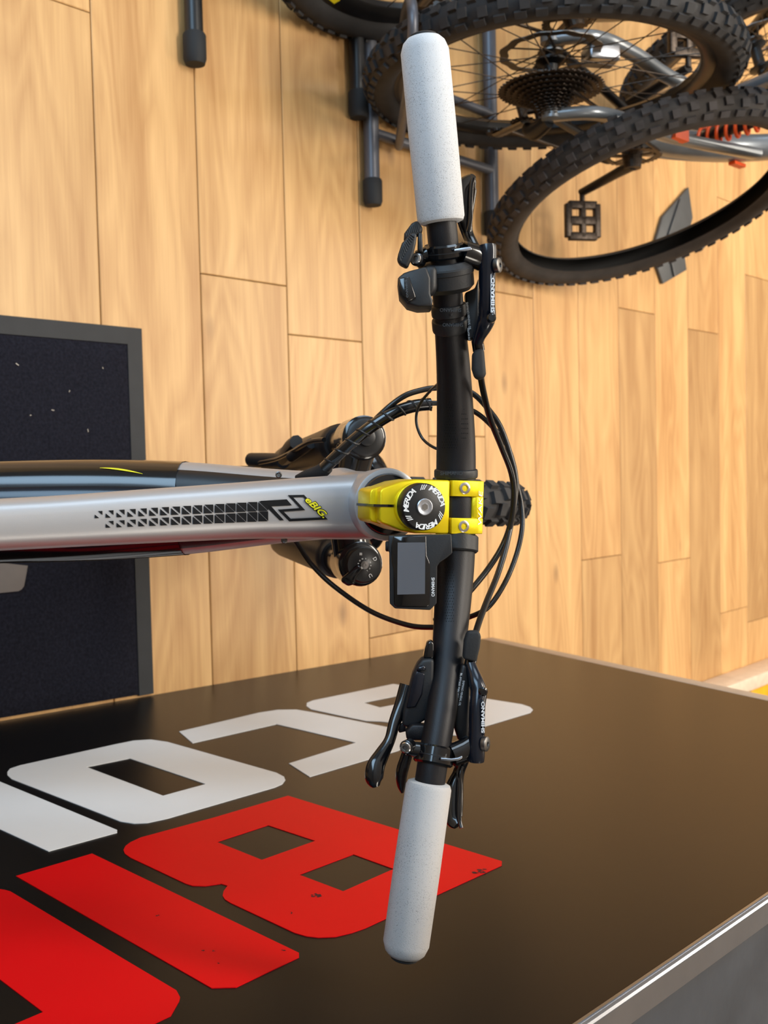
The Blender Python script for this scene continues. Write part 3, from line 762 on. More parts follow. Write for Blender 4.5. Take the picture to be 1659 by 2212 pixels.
cap = lathe('top_cap', S(0, 0, 0), WD, [(0, 0.0166), (0.0004, 0.0173), (0.0016, 0.0180), (0.0105, 0.0182), (0.0112, 0.0176)], MT['sblack'], stem, 56)
lathe('cap_bolt', S(0, 0, -0.0014), WD, [(0.0014, 0.0064), (0.0004, 0.0064), (0.0, 0.0058), (0.0004, 0.0034)], MT['trim'], stem, 32, close=False)
hexv = [S(0.0026 * math.cos(math.radians(60 * k)), 0.0026 * math.sin(math.radians(60 * k)), -0.00125) for k in range(6)]
prism('hex_socket', hexv, WD * 0.0005, MT['dsteel'], stem)
hx = [S(0.0035 * math.cos(math.radians(30 * k)), 0.0035 * math.sin(math.radians(30 * k)), -0.0011) for k in range(12)]
prism('socket_rim', hx, WD * 0.001, MT['trim'], stem)
ct = MB()
def cap_char(s, ang, size, r=0.0148):
    c_ = S(r * math.sin(ang), r * math.cos(ang), -0.0002)
    rad_ = (SU * math.sin(ang) + SV * math.cos(ang)); tan_ = (SU * math.cos(ang) - SV * math.sin(ang))
    v, f = text_g(s, size, c_, tan_, rad_, stretch=1.15, shear=0.25, bold=0.00012); ct.add(v, f)
for base in (40, 160, 280):
    for k, ch in enumerate('MERIDA'):
        off = (-31, -18, -6.5, 3, 12.5, 25)[k]
        cap_char(ch, math.radians(base + off + 43), 0.0058)
    for k in range(3): cap_char('/', math.radians(base + 97 + k * 6), 0.0050)
ct.build('cap_lettering', MT['ink'], stem)
fp = MB()
prof = [(0.0298, 0.050), (0.0298, 0.0150), (0.0515, 0.0150), (0.0590, 0.0185), (0.0595, 0.046), (0.056, 0.050)]
for u0, u1 in ((-0.0210, -0.0085), (0.0085, 0.0210)):
    fp.add(*prism_g([S(u0, v, w_) for v, w_ in prof], SU * (u1 - u0)))
fp.add(*prism_g([S(-0.0086, v, w_) for v, w_ in [(0.0480, 0.050), (0.0480, 0.0175), (0.0510, 0.0155), (0.0515, 0.0150), (0.0590, 0.0185), (0.0595, 0.046), (0.056, 0.050)]], SU * 0.0172))
face = fp.build('faceplate', MT['gold'], stem); bevel(face, 0.0009)
for u in (-0.0150, 0.0150):
    lathe('faceplate_bolt', S(u, 0.0405, 0.0142), WD, [(0.002, 0.0046), (0.0002, 0.0046), (0, 0.0042), (0.0, 0.0025), (0.0016, 0.0023)], MT['steel'], stem, 24, close=False)
    lathe('bolt_socket', S(u, 0.0405, 0.0156), WD, [(0, 0.0024), (0.0005, 0.0024)], MT['dsteel'], stem, 6)
    tube('gap_bolt', [S(u, 0.027, 0.0225), S(u, 0.0315, 0.0225)], 0.0023, MT['steel'], stem, 10)
fn = S(0, 0.0590, 0.0185) - S(0, 0.0515, 0.0150)
v, f = text_g('WAKE', 0.0066, S(0.001, 0.0552, 0.01655) - WD * 0.0005, -SU, -fn, fit=0.027, shear=0.15)
raw('stem_lettering', v, f, MT['ink'], stem)

# ---- handlebar
BR = [(916, 90, .7150, .0111), (933, 280, .723, .0111), (955, 500, .733, .0111), (963.5, 600, .745, .0112), (971, 690, .757, .0116), (979, 790, .777, .0130), (983, 880, .795, .0144), (985, 960, .806, .0155), (985, 1030, .810, .0159), (985, 1095, .810, .0159),
      (984, 1160, .810, .0159), (982.5, 1220, .806, .0156), (978, 1300, .795, .0145), (970, 1400, .776, .0129), (960, 1490, .757, .0116), (948, 1570, .744, .0112), (932, 1665, .735, .0111), (903, 1870, .729, .0111), (875, 2050, .7247, .0111)]
bar_pts = [at(x, y, t) for x, y, t, r in BR]
bar = tube('handlebar', bar_pts, [b[3] for b in BR], MT['mblack'], bike, 28, sub=5)
bar['label'] = 'matte black riser handlebar'
BTB = bvh_of(bar)
dots = MB()
def dot(x, y, r=1.5):
    h = BTB.ray_cast(CAM, ray(x, y).normalized())
    if h[0] is None: return
    n_ = h[1]; a_, b_, _ = basis(n_); p = h[0] + n_ * 0.00025; k = r * 0.79 / F_PX
    dots.add([p + a_ * (k * math.cos(q)) + b_ * (k * math.sin(q)) for q in (0, 1.05, 2.09, 3.14, 4.19, 5.24)], [(0, 1, 2, 3, 4, 5)])
for iy in range(17):
    for ix in range(7):
        x = 956 + ix * 5.0 + (2.5 if iy % 2 else 0); y = 868 + iy * 6.2
        if abs(ix - 3) < 1 + iy / 6: dot(x, y, 1.15)
        x2 = 1002 + ix * 4 + (2 if iy % 2 else 0)
        if ix < 4 and iy % 2 == 0 and iy < 14 and abs(iy - 7) + abs(ix - 1) * 2 < 8: dot(x2 - 4, 884 + iy * 5.2, 1.2)
for iy in range(22):
    for ix in range(4):
        x = 962 + ix * 5.0 + (2.5 if iy % 2 else 0); y = 1212 + iy * 6.2
        dot(x, y, 1.1)
stuff(dots.build('dot_pattern', MT['bink'], bar))
def bar_at(y):                       # bar centre line point and tangent at image row y
    for i in range(len(BR) - 1):
        if BR[i][1] <= y <= BR[i + 1][1]:
            q = (y - BR[i][1]) / (BR[i + 1][1] - BR[i][1]); p = bar_pts[i].lerp(bar_pts[i + 1], q)
            return p, (bar_pts[i + 1] - bar_pts[i]).normalized(), lerp(BR[i][3], BR[i + 1][3], q)
def band(name, y0, y1, extra, material, parent, ridge=False):
    p0, _, r0 = bar_at(y0); p1, _, r1 = bar_at(y1); L_ = (p1 - p0).length
    r = max(r0, r1)
    return lathe(name, p0, p1 - p0, [(0, r + 0.0002), (0.0006, r + extra * 0.8), (0.0018, r + extra), (L_ - 0.0018, r + extra), (L_ - 0.0006, r + extra * 0.8), (L_, r + 0.0002)], material, parent, 36)
b1 = band('rubber_band', 656, 683, 0.0016, MT['plastic'], bar)
b2 = band('rubber_band', 688, 714, 0.0016, MT['plastic'], bar)
b3 = band('rubber_band', 1013, 1033, 0.0016, MT['plastic'], bar)
p_, _, r_ = bar_at(690)
tube('cable_tie_wire', [bar_at(684)[0] - FWD * 0.013, bar_at(689)[0] - FWD * 0.013], 0.002, MT['plastic'], bar, 8)
for (x, y, t, ln) in ((973, 670, .7405, 46), (978, 702, .7430, 44), (975, 1023, .7925, 48)):
    px_text('band_lettering', 'SHIMANO', x, y, t, ln, 11, MT['embo'], bar, xdir=-RIGHT if y < 1000 else RIGHT, ydir=DOWN if y < 1000 else -DOWN, lift=0.0012)
# ---- grips
def grip(p0, p1, r, end_sign):
    d = p1 - p0; L_ = d.length
    prof = [(0, 0.0117), (0.0, r - 0.004), (0.0012, r - 0.0012), (0.004, r), (L_ * 0.5, r + 0.0003), (L_ - 0.010, r), (L_ - 0.004, r - 0.0022), (L_ - 0.001, r - 0.0052), (L_, r - 0.008)]
    g_ = lathe('grip', p0, d, prof, MT['foam' if end_sign < 0 else 'foam_shaded'], bike, 44)
    lathe('bar_plug', p0 + d.normalized() * (L_ - 0.001), d, [(0, 0.0098), (0.0022, 0.0095), (0.003, 0.008)], MT['rub'], g_, 24)
    return g_
gl = grip(at(953.5, 483, .7325), at(914.5, 80, .7145), 0.0172, -1); gl['label'] = 'white foam grip on the left'
gr = grip(at(927.5, 1688, .735), at(873, 2068, .724), 0.0167, 1); gr['label'] = 'white foam grip on the right, shade in its colour'

# ---- left: brake lever, motor switch
def ring_on_bar(name, y0, y1, r, material, parent, bev=0.0014):
    p0, _, r0 = bar_at(y0); p1, _, r1 = bar_at(y1); d = p1 - p0; L_ = d.length
    return lathe(name, p0, d, [(0, r - bev), (bev, r), (L_ - bev, r), (L_, r - bev)], material, parent, 44)
def adjuster(x, y, t, parent):
    o = at(x, y, t); ax = (RIGHT * 0.88 - FWD * 0.47).normalized()
    a = lathe('reach_adjuster', o - ax * 0.0025, ax, [(0, 0.0048), (0.0008, 0.0054), (0.0036, 0.0054), (0.0042, 0.0046), (0.0042, 0.0018), (0.0025, 0.0015)], MT['dsteel'], parent, 28)
    return a
def brake_body(name, pts, parent):
    return tube(name, [at(x, y, t) for x, y, t, a, b in pts], [(a, b) for x, y, t, a, b in pts], MT['nblack'], parent, 28, up=-FWD, power=2.3, sub=5)
lb = brake_body('left_brake', [(1053, 532, .738, .0064, .0070), (1053.5, 548, .738, .0067, .0072), (1052, 600, .740, .0062, .0070), (1051.5, 655, .743, .0062, .0070), (1052, 684, .746, .0066, .0070), (1046, 703, .748, .0062, .0066), (1036, 725, .753, .0048, .0055), (1032, 738, .756, .0043, .005)], bike)
lb['label'] = 'glossy blue-black left brake lever body'
slab('lettering_strip', [(1060, 585), (1068, 585), (1068, 680), (1060, 680)], .7335, 0.008, MT['nblack'], lb, 0.001)
slab('reservoir', [(1004, 632), (1026, 622), (1034, 600), (1036, 690), (1028, 732), (1010, 732)], .756, 0.010, MT['sblack'], lb, 0.002)
px_text('reservoir_print', 'SHIMANO MINERAL OIL', 1011.5, 683, .7555, 60, 7, MT['ink'], lb, xdir=(DOWN + RIGHT * 0.12), ydir=(RIGHT - DOWN * 0.12))
px_text('reservoir_print', 'MALAYSIA 22.2', 1012, 722, .7555, 26, 5, MT['ink'], lb, xdir=(DOWN + RIGHT * 0.12), ydir=(RIGHT - DOWN * 0.12), lift=0.001)
px_text('brake_lettering', 'SHIMANO', 1065.0, 638, .7332, 76, 9.5, MT['ink'], lb, xdir=-DOWN, ydir=-RIGHT, bold=0.0001)
slab('white_stripe', [(1059.8, 590), (1061.3, 590), (1061.5, 675), (1060, 675)], .7331, 0.0004, MT['ink'], lb, 0)
adjuster(1076, 573, .733, lb)
lathe('bleed_screw', at(1061, 688, .730), -FWD, [(0, 0.0034), (0.002, 0.0034), (0.003, 0.0022)], MT['gblack'], lb, 20)
def clampset(y0, y1, r, bolt, plate, parent, arm):
    c_ = ring_on_bar('clamp_band', y0, y1, r, MT['gblack'], parent)
    yg = (y0 + y1) / 2 + 2
    ring_on_bar('clamp_groove', yg - 1.2, yg + 1.2, r + 0.0002, MT['sblack'], parent, 0.0001)
    bx, by, bt = bolt; o = at(bx, by, bt)
    axd = (-RIGHT * 0.35 - FWD * 0.94).normalized()
    lathe('bolt_boss', o + (-axd) * 0.009, axd, [(0, 0.0046), (0.008, 0.0050), (0.0085, 0.0044)], MT['gblack'], parent, 24)
    lathe('clamp_bolt', o - axd * 0.0012, axd, [(0, 0.0040), (0.002, 0.0040), (0.0026, 0.0034), (0.0026, 0.0020), (0.0010, 0.0018)], MT['steel'], parent, 28)
    lathe('bolt_socket', o, axd, [(0, 0.0018), (0.0003, 0.0018)], MT['dsteel'], parent, 6)
    tube('clamp_ear', [at(*arm[0]), at(*arm[1])], [(0.006, 0.0055), (0.005, 0.005)], MT['gblack'], parent, 14)
    slab('hinge_plate', plate[0], plate[1], 0.0022, MT['trim'], parent, 0.0004)
clampset(526, 557, 0.0150, (898.8, 559, .7235), ([(981, 538), (1004, 534), (1017, 533), (1020, 539), (1004, 542), (981, 543)], .7215), lb, ((935, 545, .735), (900, 557, .735)))
tube('hinge_block', [at(1000, 545, .735), at(1022, 552, .738), at(1040, 560, .742)], [(0.0085, 0.008), (0.009, 0.008), (0.009, 0.008)], MT['gblack'], lb, 16)
def blade(pts, parent):
    return tube('lever_blade', [at(x, y, t) for x, y, t, a, b in pts], [(a, b) for x, y, t, a, b in pts], MT['gblack'], parent, 16, up=-FWD, sub=5)
blade([(1034, 566, .752, .006, .005), (1022, 535, .757, .005, .005), (1010, 505, .760, .0045, .004), (1004, 475, .758, .006, .004), (1004, 440, .755, .0075, .004), (1008, 405, .752, .0078, .004), (1017, 388, .749, .005, .0035), (1022, 381, .747, .0025, .003)], lb)
px_tube('blade_edge', [(1012, 500, .752), (1017, 470, .750), (1017, 430, .747), (1019, 400, .744), (1023, 383, .742)], 0.0016, MT['gblack'], lb)
slab('hose_boot', [(1021, 757), (1046, 749), (1050, 795), (1051, 806), (1047, 818), (1027, 819), (1020, 795)], .752, 0.0095, MT['rub'], lb, 0.0038, seg=4)
lathe('hose_nut', at(1031, 735, .760), at(1034, 755, .762) - at(1031, 735, .760), [(0, 0.0046), (0.008, 0.0046)], MT['gblack'], lb, 20)

sw = ring_on_bar('motor_switch', 566, 628, 0.0205, MT['plastic'], bike, 0.0035); sw['label'] = 'black motor control switch beside the left brake'
ring_on_bar('switch_ring', 578, 592, 0.0209, MT['plastic'], sw, 0.0006)
POD = [(858.5, 600), (872, 589), (886, 584), (921, 575), (930, 600), (930, 634), (935, 648), (934, 661), (903, 662.5), (880, 656), (863, 636)]
slab('switch_pod', POD, .717, 0.024, MT['plastic'], sw, 0.0016, seg=2)
slab('pod_bridge', [(884, 584), (925, 572), (945, 572), (945, 626), (930, 638), (899, 643)], .722, 0.012, MT['plastic'], sw, 0.004, seg=3)
slab('pod_face', [(861, 601), (884, 596), (897, 635), (899, 643), (881, 653), (866, 634)], .7152, 0.003, MT['gblack'], sw, 0.001)
px_text('switch_lettering', 'SHIMANO', 878, 624, .7148, 38, 6, MT['dink'], sw, xdir=(DOWN + RIGHT * 0.08), ydir=(RIGHT - DOWN * 0.08), lift=0.0005)
def ribbed(name, px, t, thick, parent, n, a, b):
    o = slab(name, px, t, thick, MT['plastic'], parent, 0.002, seg=3)
    mb = MB(); A0, A1, B0, B1 = a[0], a[1], b[0], b[1]
    for k in range(n):
        q = (k + 0.5) / n
        p = (lerp(A0[0], B0[0], q), lerp(A0[1], B0[1], q)); r = (lerp(A1[0], B1[0], q), lerp(A1[1], B1[1], q))
        mb.add(*sweep([at(p[0], p[1], t - 0.0001), at(r[0], r[1], t - 0.0001)], 0.00055, 6))
    mb.build('ribs', MT['plastic'], o); return o
ribbed('switch_button', [(872, 520), (873, 503), (889, 481), (902, 474), (914, 492), (910, 505), (897, 508), (882, 519)], .722, 0.008, sw, 8, ((874, 505), (878, 517)), ((901, 477), (908, 500)))
ribbed('switch_button', [(858, 558), (860, 548), (868, 524), (890, 501), (901, 503), (899, 520), (893, 548), (880, 578), (862, 569)], .716, 0.008, sw, 11, ((862, 548), (864, 566)), ((888, 505), (897, 510)))
slab('button_arm', [(903, 500), (912, 502), (914, 545), (902, 540)], .722, 0.008, MT['plastic'], sw, 0.001)

# ---- display
disp = slab('display', [(839.6, 1156.7), (975, 1154), (977, 1195), (965, 1205), (950.5, 1214.6), (944.4, 1223), (943, 1304), (929, 1318), (853, 1314.6), (842, 1304), (841, 1193), (838, 1190)], .7640, 0.016, MT['plastic'], bike, 0.0030, seg=3)
disp['label'] = 'small black cycle computer with grey screen'
slab('bezel', [(850, 1158), (921, 1157), (922, 1200), (928, 1214), (929, 1222), (928, 1308), (922, 1312), (856, 1311), (851, 1306), (850, 1230), (846, 1214), (845, 1180)], .7632, 0.002, MT['glass'], disp, 0.0008)
slab('screen', [(859, 1172), (918.6, 1171.7), (918, 1283), (858, 1284.5)], .7628, 0.0005, MT['screen'], disp, 0)
px_text('display_lettering', 'SHIMANO', 935, 1268, .7634, 41, 9.5, MT['ink'], disp, bold=0.00006)
ring_on_bar('display_clamp', 1157, 1193, 0.0184, MT['plastic'], disp, 0.0012)
lathe('side_button', at(838, 1180, .772), -RIGHT, [(-0.003, 0.004), (0.0012, 0.004), (0.002, 0.003)], MT['rub'], disp, 16)

# ---- right: brake lever, shifter
rb = brake_body('right_brake', [(1028, 1643, .738, .0060, .0068), (1028.5, 1628, .738, .0063, .0070), (1029.5, 1580, .740, .0059, .0068), (1031, 1525, .743, .0059, .0068), (1034, 1495, .746, .0062, .0068), (1030, 1477, .748, .0058, .0064), (1022, 1452, .753, .0046, .0054), (1017, 1436, .756, .0041, .005)], bike)
rb['label'] = 'glossy blue-black right brake lever body'
slab('lettering_strip', [(1039, 1512), (1047, 1512), (1047, 1590), (1039, 1590)], .7335, 0.008, MT['nblack'], rb, 0.001)
slab('reservoir', [(998, 1434), (1010, 1440), (1016, 1475), (1014, 1530), (1012, 1596), (990, 1602), (980, 1570), (975, 1530), (984, 1490)], .752, 0.010, MT['sblack'], rb, 0.002)
px_text('reservoir_print', 'SHIMANO MINERAL OIL', 997, 1497, .7515, 55, 6.5, MT['ink'], rb, xdir=(DOWN - RIGHT * 0.17), ydir=(RIGHT + DOWN * 0.17))
px_text('reservoir_print', 'BL-MT600 MALAYSIA 22.2', 990, 1490, .7515, 74, 6, MT['ink'], rb, xdir=(DOWN - RIGHT * 0.17), ydir=(RIGHT + DOWN * 0.17), lift=0.0014)
px_text('brake_lettering', 'SHIMANO', 1043.5, 1549, .7332, 68, 9.5, MT['ink'], rb, xdir=-DOWN, ydir=-RIGHT, bold=0.0001)
adjuster(1049, 1607, .733, rb)
lathe('bleed_screw', at(1043, 1493, .730), -FWD, [(0, 0.0034), (0.002, 0.0034), (0.003, 0.0022)], MT['gblack'], rb, 20)
clampset(1612, 1652, 0.0146, (876.5, 1614.7, .7235), ([(952, 1637), (975, 1639), (990, 1637), (998, 1633), (999, 1638), (990, 1643), (974, 1645), (952, 1642)], .7210), rb, ((915, 1622, .735), (879, 1616, .734)))
tube('hinge_block', [at(975, 1632, .737), at(1000, 1622, .740), at(1016, 1612, .743)], [(0.0085, 0.008), (0.009, 0.008), (0.009, 0.008)], MT['gblack'], rb, 16)
blade([(1010, 1605, .752, .006, .005), (1000, 1640, .757, .005, .005), (991, 1668, .760, .0045, .004), (982, 1700, .758, .0068, .004), (979, 1735, .755, .0075, .004), (980, 1768, .752, .0068, .004), (989, 1782, .749, .004, .0035)], rb)
px_tube('blade_edge', [(998, 1655, .752), (993, 1675, .750), (994, 1700, .749), (992, 1740, .746), (993, 1772, .744), (997, 1789, .742)], 0.0016, MT['gblack'], rb)
slab('hose_boot', [(1010, 1364), (1034, 1363), (1040, 1374), (1037, 1400), (1029, 1432), (1000, 1424), (1003, 1385)], .752, 0.0095, MT['rub'], rb, 0.0038, seg=4)
lathe('hose_nut', at(1015, 1440, .760), at(1018, 1422, .762) - at(1015, 1440, .760), [(0, 0.0046), (0.008, 0.0046)], MT['gblack'], rb, 20)

sh = slab('shifter', [(912, 1424), (902, 1436), (891.6, 1457), (881.5, 1497), (871, 1538), (868, 1568), (881.5, 1573), (905, 1565), (930, 1550), (936, 1492), (938, 1424)], .752, 0.018, MT['plastic'], bike, 0.0025, seg=3)
sh['label'] = 'black gear shifter with two thumb paddles under the right grip'
slab('shifter_cover', [(900, 1448), (893, 1462), (877, 1530), (898, 1528), (912, 1500), (918, 1456)], .7505, 0.003, MT['nblack'], sh, 0.001)
slab('shifter_cover', [(903, 1440), (918, 1437), (921, 1448), (898, 1451)], .7490, 0.004, MT['nblack'], sh, 0.0014)
slab('cable_port', [(918, 1402), (922, 1390), (929, 1383), (937, 1388), (937, 1424), (914, 1423)], .756, 0.012, MT['gblack'], sh, 0.003, seg=3)
slab('shifter_mount', [(876, 1582), (890, 1566), (925, 1568), (930, 1600), (895, 1600), (878, 1598)], .744, 0.012, MT['mblack'], sh, 0.0015)
slab('release_tab', [(857, 1566), (876, 1561), (878, 1580), (862, 1584)], .758, 0.004, MT['mblack'], sh, 0.001)
tube('thumb_lever', [at(x, y, t) for x, y, t in ((880, 1480, .765), (868, 1520, .762), (852, 1562, .757), (842, 1598, .752), (826, 1628, .747), (812, 1655, .742), (808, 1682, .740), (812, 1698, .740))],
     [(0.006, 0.004), (0.0055, 0.004), (0.0046, 0.004), (0.0042, 0.004), (0.0055, 0.004), (0.0068, 0.004), (0.0066, 0.004), (0.0032, 0.003)], MT['gblack'], sh, 18, up=-FWD, sub=6)
tube('release_lever', [at(x, y, t) for x, y, t in ((885, 1612, .758), (876, 1640, .760), (868, 1668, .760), (867, 1695, .760), (869, 1712, .760))], [(0.004, 0.003), (0.0045, 0.0035), (0.0046, 0.0035), (0.0034, 0.003), (0.0012, 0.002)], MT['gblack'], sh, 16, up=-FWD, sub=6)

# ---- hoses and cables
def cable(name, pts, r, label=None):
    o = px_tube(name, pts, r, MT['hose'], bike, 12, 8)
    if label: o['label'] = label
    return o
cable('brake_hose', [(1038, 812, .765), (1045, 850, .785), (1059, 905, .815), (1083, 965, .84), (1104, 1020, .855), (1110, 1068, .86), (1103, 1130, .865), (1085, 1180, .865), (1055, 1228, .86), (1017, 1275, .85), (985, 1310, .845), (940, 1340, .86)], .0025, 'hose of the left brake')
cable('brake_hose', [(1026, 1372, .765), (1036, 1340, .785), (1053, 1295, .81), (1077, 1235, .84), (1097, 1165, .862), (1111, 1085, .873), (1114, 1035, .875), (1103, 985, .876), (1082, 925, .878), (1058, 888, .88), (1024, 852, .882), (985, 838, .885), (944, 838, .885), (918, 841, .882), (878, 853, .876), (845, 875, .874), (812, 905, .875)], .0025, 'hose of the right brake')
cable('shift_cable', [(1009, 1335, .87), (1053, 1313, .86), (1089, 1262, .866), (1115, 1200, .875), (1128, 1140, .88), (1126, 1090, .885), (1117, 1048, .885), (1110, 1005, .885), (1093, 958, .885), (1057, 915, .885), (1024, 889, .885), (985, 877, .885), (944, 871, .883), (915, 873, .880)], .0022, 'gear cable')
cable('fork_cable', [(1009, 1335, .87), (972, 1351, .878), (935, 1355, .885), (880, 1350, .90), (800, 1320, .925), (720, 1265, .95), (672, 1218, .965), (646, 1180, .97), (630, 1158, .968)], .0024, 'hose looping to the fork')
cable('switch_wire', [(950, 826, .80), (932, 842, .835), (910, 868, .845), (900, 893, .848), (901, 921, .848), (914, 949, .845), (938, 967, .835), (965, 975, .83)], .0012, 'thin switch wire')
slv = [(930, 873, .882), (895, 877, .878), (850, 892, .874), (800, 923, .874), (760, 955, .876), (722, 990, .880), (700, 1012, .884)]
sleeve = px_tube('cable_sleeve', slv, .0054, MT['gblack'], bike, 14, 8); sleeve['label'] = 'spiral cable wrap'
q = smooth_path([tuple(at(*p)) for p in slv], 40); q = [V(p) for p in q]
fr = frames(q); hel = MB(); Ltot = 0; pts_ = []; rads = []
for i in range(len(q)):
    if i: Ltot += (q[i] - q[i - 1]).length
    a = Ltot / 0.0125 * 2 * math.pi; x_, y_ = fr[i]
    pts_.append(q[i] + x_ * (0.0050 * math.cos(a)) + y_ * (0.0050 * math.sin(a)))
v, f = sweep(pts_, 0.0012, 6); raw('wrap_coil', v, f, MT['sblack'], sleeve, True)
px_tube('cable_entry', [(706, 1008, .884), (690, 1020, .890), (660, 1028, .899), (640, 1031, .905)], [.0062, .0066, .005, .002], MT['rub'], sleeve, 14, 5)

# ================================================================== LOOSE TYRE
TO = V((-0.589, 2.10, 0.362)); TN = V((0.949, -0.033, 0.314)).normalized()
lt = bpy.data.objects.new('loose_tyre', None); col.objects.link(lt)
lt['label'] = 'dusty knobbly tyre without a wheel leaning against the grey bike'; lt['category'] = 'tyre'
lt.location = TO - TN * 0.012
lt.rotation_euler = TN.to_track_quat('X', 'Z').to_euler()
tyre_parts(lt, 0.3670, 0.0325, MT['dtyre'], MT['dknob'], 0.019, 0.304, MT['casing'])

# ================================================================== BIKES IN THE RACKS
def parked_bike(name, label, x, y_rear, fmat, smat, accent, fat=0.030, rot=(0, 0, 0), front=True):
    global BASE
    t = thing(name, label, 'bicycle', (x, y_rear, 0), 'bikes parked in the floor racks')
    t.rotation_euler = rot
    BASE = V((0, 0, 0))             # local coordinates from here: rear axle over the origin, front along +y
    rw, fw, bb = V((0, 0, 0.370)), V((0, 1.24, 0.370)), V((0, 0.43, 0.300))
    head_t, head_b = V((0, 0.90, 0.93)), V((0, 0.96, 0.80))
    fr_ = tube('frame', [bb + V((0, 0.0, 0)), V((0, 0.58, 0.335)), V((0, 0.76, 0.46)), head_b], [(0.040, 0.045), (0.034, 0.042), (0.030, 0.036), (0.024, 0.03)], fmat, t, 20, power=2.6, sub=5, local=True)
    tube('top_tube', [head_t, V((0, 0.65, 0.84)), V((0, 0.34, 0.72))], [(0.022, 0.028), (0.020, 0.022), (0.018, 0.02)], fmat, fr_, 18, power=2.5, sub=4, local=True)
    tube('seat_tube', [bb, V((0, 0.37, 0.58)), V((0, 0.32, 0.76))], [0.022, 0.018, 0.018], fmat, fr_, 16, local=True)
    lathe('head_tube', head_t + V((0, -0.006, 0.02)), head_b - head_t, [(0, 0.024), (0.16, 0.027)], fmat, fr_, 24, local=True)
    for s in (-1, 1):
        tube('swingarm', [V((s * 0.074, 0.0, 0.368)), V((s * 0.074, 0.055, 0.435)), V((s * 0.070, 0.18, 0.452)), V((s * 0.062, 0.36, 0.452)), V((s * 0.050, 0.64, 0.505))], [(0.011, 0.016), (0.012, 0.018), (0.012, 0.017), (0.012, 0.017), (0.012, 0.018)], smat, fr_, 14, power=2.8, sub=5, local=True)
        tube('chainstay', [V((s * 0.072, 0.01, 0.362)), V((s * 0.066, 0.20, 0.330)), V((s * 0.044, 0.40, 0.305))], [(0.008, 0.010), (0.008, 0.011), (0.010, 0.012)], MT['sblack'], fr_, 12, sub=4, local=True)
        lathe('dropout', V((s * 0.082, 0, 0.37)), (s, 0, 0), [(-0.016, 0.020), (0.0, 0.020), (0.002, 0.014)], smat, fr_, 20, local=True)
    sh_ = tube('shock', [V((0, 0.555, 0.60)), V((0, 0.59, 0.345))], 0.013, MT['sblack'], fr_, 14, local=True)
    hx_ = [V((0.022 * math.cos(a), 0.560 + 0.022 * a / 44, 0.565 - 0.17 * a / 44)) + V((0, 0.022 * math.sin(a), 0)) for a in [k * 0.35 for k in range(126)]]
    tube('coil_spring', hx_, 0.0042, accent, sh_, 8, local=True)
    if accent is MT['orange']:
        for p, s in ((V((0.060, 0.34, 0.466)), 1), (V((0.036, 0.735, 0.415)), -1)):
            v, f = box_g(p, V((0.0135 if s > 0 else 0.004, 0, 0)), V((0, 0.026, 0.002)), V((0, -0.001, 0.009))); raw('accent_patch', v, f, accent, fr_, False, True)
    # crankset on the right
    ck = MB()
    ck.add(*toothed_ring(0.052, 0.064, 32, 0.0045, 0.003, 0.050))
    for k in range(5):
        a = k * 1.2566; d = V((0, math.cos(a), math.sin(a))); e = V((0, -math.sin(a), math.cos(a)))
        ck.add(*box_g(bb * 0 + V((0.052, 0, 0)) + d * 0.033, d * 0.021, e * 0.008, V((0.0015, 0, 0))))
    ck.add(*lathe_g((0.03, 0, 0), (1, 0, 0), [(0, 0.026), (0.05, 0.02)], 20))
    cs = ck.build('chainring', MT['chain'], t, False, True); cs.location = bb
    ca = math.radians(-76)
    for s, a in ((1, ca), (-1, ca + math.pi)):
        e = V((s * 0.094, 0.17 * math.cos(a), 0.17 * math.sin(a)))
        arm = tube('crank_arm', [bb + V((s * 0.072, 0, 0)), bb + V((s * 0.078, 0, 0)) + V((0, e.y, e.z)) * 0.3, bb + e], [(0.020, 0.011), (0.017, 0.010), (0.013, 0.009)], MT['sblack'], t, 14, up=V((1, 0, 0)), local=True)
        pd = MB(); pc = bb + e + V((s * 0.070, 0, 0)); qa, qb, qn = V((0.048, 0, 0)), V((0, 0.038, 0.026)), V((0, -0.0048, 0.0070))
        for o_, ha, hb in ((qb * 0.82, qa * 0.86, qb * 0.18), (-qb * 0.82, qa * 0.86, qb * 0.18), (qa * 0.80, qa * 0.20, qb * 0.80), (-qa * 0.80, qa * 0.20, qb * 0.80), (V((0, 0, 0)), qa * 0.9, qb * 0.16), (V((0, 0, 0)), qa * 0.22, qb * 0.8)):
            pd.add(*box_g(pc + o_, ha, hb, qn))
        pd.add(*sweep([bb + e, bb + e + V((s * 0.03, 0, 0))], 0.007, 10))
        po = pd.build('pedal', MT['chain'], arm, False, True); bevel(po, 0.002)
    # chain, derailleur
    chn = [rw + V((0.047, -0.02, 0.062)), bb + V((0.052, 0.0, 0.066))]
    tube('chain', chn, [(0.0035, 0.0045)] * 2, MT['chain'], t, 8, local=True)
    tube('chain', [bb + V((0.052, 0, -0.066)), rw + V((0.050, 0.05, -0.16))], [(0.0035, 0.0045)] * 2, MT['chain'], t, 8, local=True)
    de = tube('derailleur', [rw + V((0.082, 0.005, -0.01)), rw + V((0.088, 0.02, -0.055)), rw + V((0.072, 0.035, -0.085))], [(0.014, 0.012), (0.018, 0.016), (0.013, 0.012)], MT['sblack'], t, 14, sub=4, local=True)
    tube('cage', [rw + V((0.060, 0.03, -0.085)), rw + V((0.058, 0.055, -0.18))], [(0.014, 0.004), (0.012, 0.004)], MT['dsteel'], de, 10, up=V((1, 0, 0)), local=True)
    for p in (rw + V((0.055, 0.035, -0.095)), rw + V((0.053, 0.055, -0.175))):
        v, f = toothed_ring(0, 0.022, 13, 0.004, 0.005, 0.006); o_ = raw('jockey_wheel', [V(q_) + p for q_ in v], f, MT['chain'], de, False, True)
